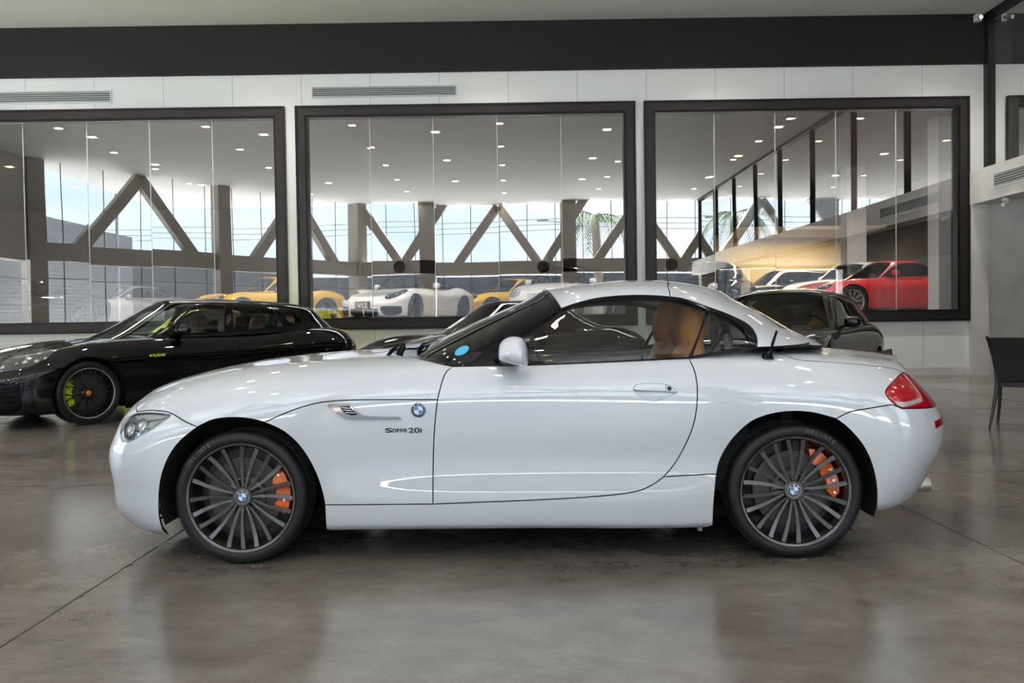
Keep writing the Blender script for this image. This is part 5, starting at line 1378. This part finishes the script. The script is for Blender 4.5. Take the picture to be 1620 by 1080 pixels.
for k, (x0, x1) in enumerate(W):
    win = empty('window_%d' % (k + 1), ((x0 + x1) / 2, WALLY, ZB)); win['kind'] = 'structure'
    def L_(o): o.data.transform(Matrix.Translation((-(x0 + x1) / 2, -WALLY, -ZB))); return o
    fw = .205
    mb = MB()
    for (d0, d1, yo, mi) in ((0, .035, -.075, 1), (.035, .165, -.055, 0), (.165, .205, -.03, 1)):
        for (a0, a1, b0, b1) in ((x0 + d0, x1 - d0, ZT - d1, ZT - d0), (x0 + d0, x1 - d0, ZB + d0, ZB + d1), (x0 + d0, x0 + d1, ZB + d1, ZT - d1), (x1 - d1, x1 - d0, ZB + d1, ZT - d1)):
            mb.box(a0, a1, WALLY + yo, WALLY + .2, b0, b1, mi)
    L_(mb.build('window_frame', [M_FRAME, M_FRAMEB], win, smooth=False))
    # sheets of glass edge to edge, each set very slightly out of true
    n = 5 if k < 2 else 5; gx = np.linspace(x0 + fw, x1 - fw, n + 1); V = []; F = []
    if k == 0: gx = np.array([x0 + fw] + [wx(q) for q in (-56, 42, 143, 242, 341)] + [x1 - fw])
    if k == 1: gx = np.array([x0 + fw] + [wx(q) for q in (590, 690, 791, 892)] + [x1 - fw])
    if k == 2: gx = np.array([x0 + fw] + [wx(q) for q in (1134, 1230, 1326, 1421)] + [x1 - fw])
    seal = MB()
    for i in range(len(gx) - 1):
        a, b = gx[i], gx[i + 1]; tz = rnd.uniform(-.0016, .0016); tx = rnd.uniform(-.0007, .0007) * 2
        y = WALLY + .06
        q = [(a + .003, y - tz * (b - a) / 2 - tx * 2, ZB + .2), (b - .003, y + tz * (b - a) / 2 - tx * 2, ZB + .2), (b - .003, y + tz * (b - a) / 2 + tx * 2, ZT - .2), (a + .003, y - tz * (b - a) / 2 + tx * 2, ZT - .2)]
        bb = len(V); V += q; F.append(tuple(bb + t for t in range(4)))
        if i: seal.box(a - .004, a + .004, y - .005, y + .012, ZB + .2, ZT - .2)
    L_(mesh_obj('window_pane', V, F, M_PANE, win)); L_(seal.build('pane_seal', M_SEAL, win, smooth=False))

def air_vent(x0, x1, z0, z1, label):
    w = x1 - x0; o = empty('air_vent', ((x0 + x1) / 2, WALLY, z0), label=label, cat='air vent', group=None)
    mb = MB(); f = .02
    mb.box(-w / 2, w / 2, -.03, 0, 0, f); mb.box(-w / 2, w / 2, -.03, 0, z1 - z0 - f, z1 - z0); mb.box(-w / 2, -w / 2 + f, -.03, 0, f, z1 - z0 - f); mb.box(w / 2 - f, w / 2, -.03, 0, f, z1 - z0 - f)
    if w > 3: mb.box(.15, .17, -.028, 0, f, z1 - z0 - f)
    mb.build('vent_frame', M_VENT, o, smooth=False)
    mb = MB(); mb.box(-w / 2 + f, w / 2 - f, -.004, -.001, f, z1 - z0 - f); mb.build('vent_back', M_VENTIN, o, smooth=False)
    n = 5
    for k in range(n):
        z = f + (z1 - z0 - 2 * f) * (k + .5) / n; mb = MB(); mb.bar((-w / 2 + f, -.014, z), (w / 2 - f, -.014, z), .018, .007, up=(0, -.5, 1)); mb.build('vent_slat', M_VENT, o, smooth=False)
    return o
air_vent(wx(-45), wx(187), 5.03, 5.25, 'long white air vent with thin slats on the wall above the left window')
air_vent(wx(501), wx(729), 5.055, 5.255, 'white slatted air vent on the wall above the middle window')

# ---- right side: concrete column, mezzanine edge, glass above
mb = MB(); mb.box(8.135, 8.42, WALLY - .14, WALLY + T, 0, 3.0); struct('trim_2', mb, M_CONC)
mb = MB(); mb.box(8.42, 16, WALLY - .04, WALLY + T, 0, 3.6); mb.box(8.42, 16, WALLY, WALLY + T, 3.6, CEIL); struct('wall_right', mb, [M_CONC])
mb = MB(); mb.box(8.42, 16, WALLY - .06, WALLY - .04, 0, .13); mb.box(8.13, 8.42, WALLY - .16, WALLY - .14, 0, .13); struct('baseboard_right', mb, M_CONC)
mb = MB(); mb.box(8.12, 8.55, -8, WALLY - .0, 3.0, 3.575); struct('trim_3', mb, M_CONC)
M_DARKR = pbr('dark_soffit', (.02, .02, .02), rough=.8)
mb = MB(); mb.box(8.56, 15.9, -8, WALLY - .05, 3.3, 3.55); struct('ceiling_gallery', mb, M_DARKR)
mb = MB(); mb.box(15.9, 16.1, -8, WALLY, 0, CEIL); struct('wall_side', mb, M_DARKR)
# glazed gallery above the beam: dark posts and sheets of glass
gal = empty('window_4', (8.42, 4, 3.575)); gal['kind'] = 'structure'
ys = [WALLY - .08 - 2.95 * k for k in range(9)]
for y in ys:
    mb = MB(); mb.box(-.02, .11, y - 4 - (.07 if y > 15 else .022), y - 4 + (.07 if y > 15 else .022), 0, CEIL - 3.575 - .001); mb.build('window_post', M_FRAMEB, gal, smooth=False)
mb = MB(); mb.box(-.03, .12, -8 - 4, WALLY - 4 - .02, CEIL - 3.575 - .11, CEIL - 3.575 - .001); mb.box(-.02, .1, -12, WALLY - 4.02, 0, .05); mb.build('window_rail', M_FRAMEB, gal, smooth=False)
mb = MB(); mb.add([(.05, -12, .05), (.05, WALLY - 4, .05), (.05, WALLY - 4, CEIL - 3.74), (.05, -12, CEIL - 3.74)], [(0, 1, 2, 3)]); mb.build('window_pane', M_CLRGL, gal, smooth=False)
# what stands inside the gallery: grey wall with a black framed opening
mb = MB()
mb.box(8.9, 16, WALLY - .05, WALLY - .01, 3.6, CEIL); struct('wall_gallery', mb, pbr('gallery_grey', (.23, .245, .25), rough=.6))
g = empty('gallery_screen', (9.95, WALLY - .06, 4.05), label='black framed dark panel on the gallery wall at the upper right, behind the glass', cat='panel')
mb = MB(); mb.box(-.95, .95, -.05, 0, 0, .13); mb.box(-.95, .95, -.05, 0, 1.05, 1.2); mb.box(-.95, -.78, -.05, 0, .13, 1.05); mb.box(.78, .95, -.05, 0, .13, 1.05); mb.build('frame', M_FRAMEB, g, smooth=False)
mb = MB(); mb.box(-.78, .78, -.03, 0, .13, 1.05); mb.build('panel', pbr('dark_brown_panel', (.05, .04, .035), rough=.2), g, smooth=False)
for k in range(6):
    mb = MB(); mb.box(0, .105, -.02, 0, 0, .17); o = mb.build('yellow_note', pbr('note_yellow', (.72, .45, .03), rough=.7) if k == 0 else MATS['note_yellow'], None, smooth=False); o.location = (9.13 + k * .12 + .0, WALLY - .12, 3.96 - .0 + .02 * k)
    tag(o, 'small yellow square in the row behind the upper right glass', 'note', 'yellow squares behind the gallery glass')
    o.location.z = 3.83 + .035 * k; o.location.x = 9.10 + k * .125
o = MB(); o.box(-.11, .11, -.06, 0, -.07, .07); o = o.build('wall_sensor', pbr('sensor_cream', (.55, .53, .42), rough=.6), None, smooth=False); o.location = on_depth(1577, 137, WALLY - .07); tag(o, 'small cream sensor box on the grey gallery wall at upper right', 'sensor')
# vent on the beam face
bv = empty('air_vent', (8.12, 13.6, 3.2), label='grey slatted air vent set in the concrete beam at the right edge', cat='air vent')
mb = MB(); mb.box(-.02, 0, -1.4, 1.35, -.03, 0); mb.box(-.02, 0, -1.4, 1.35, .2, .23); mb.box(-.02, 0, 1.32, 1.35, 0, .2); mb.box(-.02, 0, -1.4, -1.37, 0, .2); mb.build('vent_frame', M_VENT, bv, smooth=False)
mb = MB(); mb.box(-.006, -.001, -1.37, 1.32, 0, .2); mb.build('vent_back', M_VENTIN, bv, smooth=False)
for k in range(5):
    mb = MB(); mb.bar((-.012, -1.37, .02 + k * .04), (-.012, 1.32, .02 + k * .04), .014, .008, up=(-.6, 0, 1)); mb.build('vent_slat', M_VENT, bv, smooth=False)
# security camera under the beam
p = on_depth(1590, 322, 14.9); sc_ = empty('security_camera', tuple(p), label='small white security camera fixed under the concrete beam at right', cat='camera')
mb = MB(); mb.lathe([(0, .09), (.05, .09), (.05, .05), (0, .045)], axis='z', n=18); mb.build('mount', M_EWHITE, sc_); mb = MB(); mb.tube([(.05, .0, .05), (-.02, -.05, 0), (-.09, -.1, -.03)], [.03, .038, .034], n=14); mb.build('camera_body', M_EWHITE, sc_)
p = on_depth(1551, 26, WALLY - .2); sc_ = empty('security_camera', tuple(p), label='tiny white camera high on the black band, at the ceiling corner', cat='camera')
mb = MB(); mb.box(-.05, .05, .05, .15, -.06, .06); mb.build('mount', M_EWHITE, sc_, smooth=False); mb = MB(); mb.tube([(0, .06, 0), (-.03, -.05, -.03), (-.05, -.12, -.05)], [.03, .04, .036], n=12); mb.build('camera_body', M_EWHITE, sc_)

# ---- the room behind the windows (raised floor)
FZ = 1.05
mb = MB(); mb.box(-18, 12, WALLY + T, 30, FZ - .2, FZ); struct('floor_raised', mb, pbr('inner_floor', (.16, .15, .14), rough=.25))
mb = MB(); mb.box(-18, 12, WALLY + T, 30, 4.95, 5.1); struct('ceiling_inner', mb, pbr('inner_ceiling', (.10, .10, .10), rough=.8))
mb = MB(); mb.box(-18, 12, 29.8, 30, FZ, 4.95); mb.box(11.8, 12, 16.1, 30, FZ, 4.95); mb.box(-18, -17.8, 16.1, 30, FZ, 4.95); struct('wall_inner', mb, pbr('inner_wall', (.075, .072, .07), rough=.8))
mb = MB(); mb.box(6.6, 11.0, 28.6, 28.8, FZ, 3.6); mb.box(6.6, 11, 26.0, 28.8, 3.6, 3.7); struct('wall_alcove', mb, pbr('alcove_cream', (.62, .52, .34), rough=.7))
for (x, y, w) in ((8.95, 23.0, .5), (8.55, 17.4, .35)):
    mb = MB(); mb.box(x - w / 2, x + w / 2, y, y + .45, FZ, 4.95); struct('trim_4', mb, pbr('inner_column', (.45, .45, .44), rough=.7) if 'inner_column' not in MATS else MATS['inner_column'])

# ---- facade behind the viewer: columns, beam, leaning struts, glass
FA = [(15.9, -8.2), (-6.8, -8.2), (-15.3, 3.9), (-15.3, WALLY)]
def seg_pts(k): a, b = Vector((*FA[k], 0)), Vector((*FA[k + 1], 0)); return a, b, (b - a).normalized(), (b - a).length
mb = MB(); up = Vector((0, 0, 1))
for k in range(3):
    a, b, d, L = seg_pts(k); z0, z1 = (3.15, 3.74)
    if k == 2: z1 = CEIL
    mb.bar(a + up * (z0 + z1) / 2, b + up * (z0 + z1) / 2, .5, z1 - z0)
    mb.bar(a + up * .08, b + up * .08, .3, .16)
struct('trim_5', mb, M_STRUT)
def beam_between(mb, p, q, w=.42, t=.3): mb.bar(p, q, w, t, up=(0, 0, 1) if abs((Vector(q) - Vector(p)).normalized().z) < .9 else (0, 1, 0))
cols = [(-3.72, 0), (2.62, 0), (8.9, 0), (15.2, 0)]
for x, _ in cols:
    mb = MB(); mb.box(x - .35, x + (.35 if x < 15 else .7), -8.55, -7.95, 0, CEIL); struct('trim_6', mb, M_STRUT)
a, b, d, L = seg_pts(1); nrm2 = Vector((-d.y, d.x, 0))
for t in (.02, 7.3, 14.4):
    p = a + d * t; mb = MB(); mb.bar(p, p + up * CEIL, .62, .55, up=tuple(d)); struct('trim_6', mb, M_STRUT)
def brace(p0, p1, nm):
    mb = MB(); p0 = Vector(p0); p1 = Vector(p1); dd = (p1 - p0).normalized(); w = Vector(nm).normalized(); u = dd.cross(w).normalized()
    V = []
    for p in (p0, p1):
        for s1, s2 in ((-1, -1), (1, -1), (1, 1), (-1, 1)): V.append(p + w * (.14 * s1) + u * (.19 * s2))
    mb.add(V, [(0, 1, 2, 3), (7, 6, 5, 4), (0, 4, 5, 1), (1, 5, 6, 2), (2, 6, 7, 3), (3, 7, 4, 0)])
    struct('trim_7', mb, M_STRUT)
for xc in (-.56, 5.7, 11.9):
    brace((xc - 1.85, -8.2, 3.6), (xc, -8.2, 6.25), (0, 1, 0)); brace((xc, -8.2, 6.25), (xc + 1.85, -8.2, 3.6), (0, 1, 0)); brace((xc + 2.1, -8.2, 3.6), (xc + 4.0, -8.2, 6.5), (0, 1, 0))
brace((-6.7, -8.2, 6.25), (-4.95, -8.2, 3.6), (0, 1, 0)); brace((-4.8, -8.2, 3.6), (-2.9, -8.2, 6.5), (0, 1, 0))
for tc in (3.6, 10.8):
    p = a + d * tc
    for s_ in (-1, 1): brace(p + d * (s_ * 2.2) + up * 3.6, p + up * 6.25, nrm2)
brace(a + d * .1 + up * 3.6, a + up * 6.25 + Vector((.0, 0, 0)) + d * -.1, nrm2)
# glazing bars and glass of the facade
for k in range(3):
    a, b, d, L = seg_pts(k); mb = MB(); n = int(L / 1.25)
    for i in range(1, n):
        p = a + d * (L * i / n)
        if k < 2: mb.bar(p + up * 3.74, p + up * CEIL, .004, .03, up=tuple(d))
        mb.bar(p + up * .1, p + up * 3.15, .006, .03, up=tuple(d))
    mb.bar(a + up * 2.6, b + up * 2.6, .03, .02)
    win = empty('window_%d' % (5 + k), tuple(a)); win['kind'] = 'structure'
    o = mb.build('window_bars', M_FRAMEB, win, smooth=False); o.data.transform(Matrix.Translation(-a))
    g = MB(); zt = CEIL if k < 2 else 3.15
    g.add([a + up * .1, b + up * .1, b + up * zt, a + up * zt], [(0, 1, 2, 3)]); o = g.build('window_pane', M_CLRGL, win, smooth=False); o.data.transform(Matrix.Translation(-a))
    # sky comes in here
    li = bpy.data.lights.new('daylight_portal', 'AREA'); li.shape = 'RECTANGLE'; li.size = L; li.size_y = zt - .1; li.cycles.is_portal = True
    lo = bpy.data.objects.new('daylight_portal', li); COL.objects.link(lo); c = (a + b) / 2 + up * (zt + .1) / 2
    nin = Vector((-d.y, d.x, 0)); 
    if nin.dot(Vector((0, 4, 0)) - c) < 0: nin = -nin
    lo.matrix_world = frame(c + nin * .12, -nin)
mb = MB(); mb.box(-15.4, -15.2, 3.9, WALLY, 0, .1); struct('trim_8', mb, M_STRUT)

# fans on the facade beam (seen mirrored)
for px in (-4.95, 1.45, 7.2):
    o = empty('outdoor_unit', (px, -7.9, 3.45), label='dark round fan unit on the beam of the front facade, mirrored in the window glass', cat='fan', group='fan units on the facade beam')
    mb = MB(); mb.box(-.28, .28, -.12, .12, -.28, .28); mb.build('casing', M_STRUT, o, smooth=False)
    mb = MB(); mb.lathe([(0, .125), (.24, .125), (.25, .14), (.27, .14), (.27, .12)], axis='y', n=32); mb.build('grille', M_FRAMEB, o)

# ---- outside
def ground_mat():
    return pbr('outside_ground', (.56, .57, .58), rough=.9, noise=(.3, .15))
mb = MB(); mb.add([(-120, -120, -.06), (120, -120, -.06), (120, 120, -.06), (-120, 120, -.06)], [(0, 1, 2, 3)]); o = struct('floor_outside', mb, pbr('asphalt_yard', (.36, .37, .38), rough=.9, noise=(.3, .15)))
mb = MB(); mb.add([(-70, -70, -.05), (-9.5, -70, -.05), (-9.5, 40, -.05), (-70, 40, -.05)], [(0, 1, 2, 3)]); o = struct('floor_bounce', mb, pbr('pale_bounce_ground', (.80, .80, .78), rough=.9, noise=(.3, .08)))  # added pale ground, out of view, bounces sunlight up to the left ceiling
mb = MB(); mb.box(-34, -23, -22, 8, 0, 6.5)
M_SLAT = None
mt, nt, out = new_mat('grey_slat_cladding'); p_ = nt.nodes.new('ShaderNodeBsdfPrincipled'); tc = nt.nodes.new('ShaderNodeTexCoord'); sp = nt.nodes.new('ShaderNodeSeparateXYZ'); nt.links.new(tc.outputs['Object'], sp.inputs[0])
md = nt.nodes.new('ShaderNodeMath'); md.operation = 'PINGPONG'; md.inputs[1].default_value = .09; nt.links.new(sp.outputs[2], md.inputs[0]); lt = nt.nodes.new('ShaderNodeMath'); lt.operation = 'LESS_THAN'; lt.inputs[1].default_value = .03; nt.links.new(md.outputs[0], lt.inputs[0])
mx = nt.nodes.new('ShaderNodeMixRGB'); mx.inputs[1].default_value = (.022, .025, .03, 1); mx.inputs[2].default_value = (.006, .007, .008, 1); nt.links.new(lt.outputs[0], mx.inputs[0]); nt.links.new(mx.outputs[0], p_.inputs['Base Color']); nt.links.new(p_.outputs[0], out.inputs[0]); M_SLAT = mt
o = mb.build('warehouse', M_SLAT, None, smooth=False); tag(o, 'dark grey warehouse with horizontal slats, mirrored in the left window', 'building')
mb = MB(); mb.box(-20, 30, -60, -50, 0, 5.2); o = mb.build('industrial_hall', pbr('hall_grey', (.022, .025, .030), rough=.8), None, smooth=False); tag(o, 'long low dark hall across the yard, mirrored low in the middle window', 'building')
mb = MB(); mb.box(-64, -20.6, -60, -50, 0, 6.9); o = mb.build('industrial_hall', M_SLAT, None, smooth=False); tag(o, 'dark slatted hall across the yard, mirrored low in the left window', 'building')
M_LEAF = pbr('palm_leaf', (.06, .10, .035), rough=.6); M_BARK = pbr('palm_bark', (.16, .13, .10), rough=.9, bump=(20, .5, .03))
def palm(x, y, h, label):
    o = empty('palm_tree', (x, y, 0), label=label, cat='tree')
    mb = MB(); mb.tube([(0, 0, 0), (.1, 0, h * .5), (0, 0, h)], [.3, .24, .2], n=10); mb.build('trunk', M_BARK, o)
    r = random.Random(int(x * 10)); mb = MB()
    for k in range(16):
        an = k * 2.4 + r.uniform(-.2, .2); el = r.uniform(.1, 1.0); L = r.uniform(2.3, 3.2); pts = []
        for i in range(10):
            t = i / 9; rr = L * t * (1 - .25 * t); pts.append(Vector((math.cos(an) * rr, math.sin(an) * rr, h + el * 1.8 * t - 2.9 * t * t * (1.1 - .3 * el))))
        mb.tube(pts, [.03 - .0025 * i for i in range(10)], n=4)
        for i in range(1, 10):
            d = (pts[i] - pts[i - 1]).normalized(); sd = d.cross(up).normalized()
            for s_ in (-1, 1):
                for q in (0, .5):
                    p = pts[i - 1].lerp(pts[i], q); tip = p + sd * (s_ * .38) + d * .28 - up * .42
                    b = len(mb.v); mb.add([p, p + d * .07, tip], [(0, 1, 2)])
    mb.build('fronds', M_LEAF, o, smooth=False)
palm(4.7, -17.0, 6.6, 'tall palm beyond the facade, mirrored at the right of the middle window')
palm(13.5, -20.0, 6.2, 'palm seen mirrored in the left part of the right-hand window')
M_POLE = pbr('pole_grey', (.14, .14, .15), rough=.5)
def lamp_post(x, y, h, label):
    o = empty('lamp_post', (x, y, 0), label=label, cat='lamp post'); mb = MB(); mb.tube([(0, 0, 0), (0, 0, h)], [.10, .06], n=10); mb.build('pole', M_POLE, o)
    for s_ in (-1, 1):
        mb = MB(); mb.tube([(0, 0, h), (s_ * .9, 0, h + .12)], .04, n=6); mb.box(min(s_ * .8, s_ * 1.5), max(s_ * .8, s_ * 1.5), -.14, .14, h + .06, h + .18); mb.build('lamp_arm', M_POLE, o)
lamp_post(3.2, -24, 7.2, 'street lamp post beyond the facade, mirrored beside the palm in the middle window')
lamp_post(-19, -11, 8.0, 'street lamp post mirrored in the right part of the left window')
mb = MB()
for k, z in enumerate((8.6, 8.2, 7.8)): mb.tube([(-45, -34, z), (-20, -34, z - .5), (5, -34, z), (30, -34, z - .5), (55, -34, z)], .03, n=4)
o = mb.build('street_cable', M_POLE, None); tag(o, 'thin dark power lines across the sky, mirrored in the windows', 'cable', kind='stuff')

# ---- downlights
M_DL = emis('downlight_glow', (1.0, .74, .42), 26.0); M_DLF = pbr('downlight_rim', (.55, .5, .42), rough=.4)
def downlight(x, y, z, sc, grp, lab, power):
    o = empty('ceiling_light', (x, y, z), label=lab, cat='ceiling light', group=grp)
    mb = MB(); s = .13 * sc
    for a0, a1, b0, b1 in ((-s, s, -s, -s + .02), (-s, s, s - .02, s), (-s, -s + .02, -s, s), (s - .02, s, -s, s)): mb.box(a0, a1, b0, b1, -.015, .0)
    mb.build('light_rim', M_DLF, o, smooth=False)
    mb = MB(); mb.box(-s * .62, s * .62, -s * .62, s * .62, -.008, -.002); mb.build('light_lamp', M_DL, o, smooth=False)
    li = bpy.data.lights.new('downlight', 'SPOT'); li.energy = power; li.color = (1, .94, .86); li.spot_size = 2.0; li.spot_blend = .8; li.shadow_soft_size = .08
    lo = bpy.data.objects.new('downlight', li); COL.objects.link(lo); lo.parent = o; lo.location = (0, 0, -.03)
for x in (-12.0, -8.1, -4.17, -.25, 3.68, 7.55):
    for k in range(8):
        y = 14.2 - 3.15 * k
        if x < -9 and y < -2: continue
        downlight(x, y, CEIL, 1, 'recessed downlights in the showroom ceiling', 'small square warm recessed downlight in the grey showroom ceiling', 200 if k == 0 else 55)
for x in (-12, -8.5, -5, -1.5, 2, 5.5, 9):
    for y in (18.2, 21.4, 24.6):
        downlight(x, y, 4.95, .8, 'downlights of the room behind the glass', 'small warm downlight in the ceiling of the room behind the windows', 260)
# added glowing panels, kept out of view, to brighten the inner room
M_PANEL = emis('fill_panel', (1, .97, .92), 20.0)
for x in (-10.5, -5.5, -.5, 4.5):
    o = MB(); o.box(-2.2, 2.2, -.2, .2, -.03, 0); o = o.build('fill_panel', M_PANEL, None, smooth=False); o.location = (x, 16.35, 4.94); tag(o, 'added white fill panel, out of view above the windows of the inner room', 'ceiling light', 'added fill panels behind the glass')
li = bpy.data.lights.new('alcove_lamp', 'AREA'); li.energy = 110; li.color = (1, .78, .45); li.size = 3.0; li.size_y = .6; li.shape = 'RECTANGLE'; lo = bpy.data.objects.new('alcove_lamp', li); COL.objects.link(lo); lo.location = (8.7, 27.2, 3.5)

# ---- chair at the right edge
ch = empty('dining_chair', (4.69, 8.2, 0), -0.6, label='black leather chair seen from behind, cut off by the right edge of the picture', cat='chair')
M_LEA = pbr('black_leather', (.012, .012, .013), rough=.38, bump=(120, .1, .002))
hw = .235
secs = []
for z, w, y in ((.40, .17, .05), (.46, .172, .03), (.56, .18, .005), (.68, .20, -.03), (.80, .225, -.075), (.86, .245, -.10)):
    secs.append([Vector((-w, y - .006, z)), Vector((-w * .5, y + .022, z - .004)), Vector((0, y + .032, z - .006)), Vector((w * .5, y + .022, z - .004)), Vector((w, y - .006, z)), Vector((w, y - .022, z)), Vector((w * .5, y + .008, z)), Vector((0, y + .018, z)), Vector((-w * .5, y + .008, z)), Vector((-w, y - .022, z))])
mb = MB(); mb.add(*loft(secs)); mb.build('backrest', M_LEA, ch, sharp=50)
mb = MB(); mb.add(*loft([ring((0, y, .415), (1, 0, 0), (0, 0, 1), w, .022, 16, 4) for y, w in ((.02, .18), (.04, .2), (.2, .22), (.42, .225), (.46, .20))])); mb.build('seat', M_LEA, ch, sharp=50)
for s_ in (-1, 1):
    mb = MB(); mb.tube([(s_ * .235, -.115, 0), (s_ * .215, -.06, .15), (s_ * .19, -.0, .34), (s_ * .183, .015, .44), (s_ * .19, .0, .56), (s_ * .208, -.035, .68), (s_ * .235, -.085, .80), (s_ * .256, -.115, .87)], [.011, .014, .018, .02, .019, .017, .015, .012], n=10); mb.build('leg', M_LEA, ch)
    mb = MB(); mb.tube([(s_ * .225, .48, 0), (s_ * .205, .44, .2), (s_ * .195, .42, .41)], [.011, .015, .018], n=10); mb.build('leg', M_LEA, ch)

# ---- sky
w_ = bpy.data.worlds.new('sky'); SC.world = w_; w_.use_nodes = True; nt = w_.node_tree; nt.nodes.clear(); L = nt.links.new
out = nt.nodes.new('ShaderNodeOutputWorld'); bg = nt.nodes.new('ShaderNodeBackground'); bg.inputs[1].default_value = SKY = 2.0
tc = nt.nodes.new('ShaderNodeTexCoord'); sp = nt.nodes.new('ShaderNodeSeparateXYZ'); L(tc.outputs['Generated'], sp.inputs[0])
rp_ = nt.nodes.new('ShaderNodeValToRGB'); e = rp_.color_ramp.elements; e[0].position = 0.0; e[0].color = (.66, .82, 1.0, 1); e[1].position = .6; e[1].color = (.36, .56, .92, 1); L(sp.outputs[2], rp_.inputs[0])
mp = nt.nodes.new('ShaderNodeMapping'); mp.inputs['Scale'].default_value = (1, 1, 4.5); L(tc.outputs['Generated'], mp.inputs[0])
nz = nt.nodes.new('ShaderNodeTexNoise'); nz.inputs['Scale'].default_value = 2.6; nz.inputs['Detail'].default_value = 7; L(mp.outputs[0], nz.inputs['Vector'])
cr = nt.nodes.new('ShaderNodeValToRGB'); e = cr.color_ramp.elements; e[0].position = .40; e[0].color = (0, 0, 0, 1); e[1].position = .60; e[1].color = (1, 1, 1, 1); L(nz.outputs['Fac'], cr.inputs[0])
mx = nt.nodes.new('ShaderNodeMixRGB'); mx.inputs[2].default_value = (.86, .93, 1.0, 1); L(cr.outputs[0], mx.inputs[0]); L(rp_.outputs[0], mx.inputs[1]); L(mx.outputs[0], bg.inputs[0]); L(bg.outputs[0], out.inputs[0])
sun = bpy.data.lights.new('sun', 'SUN'); sun.energy = 56; sun.angle = .01; sun.color = (1, .98, .95); so = bpy.data.objects.new('sun', sun); COL.objects.link(so)
so.matrix_world = frame((0, -20, 20), Vector((.25, -.52, .95)))
SC.cycles.use_denoising = True
SC.cycles.max_bounces = 10; SC.cycles.diffuse_bounces = 4; SC.cycles.glossy_bounces = 5; SC.cycles.transparent_max_bounces = 24; SC.cycles.caustics_reflective = False; SC.cycles.sample_clamp_indirect = 6
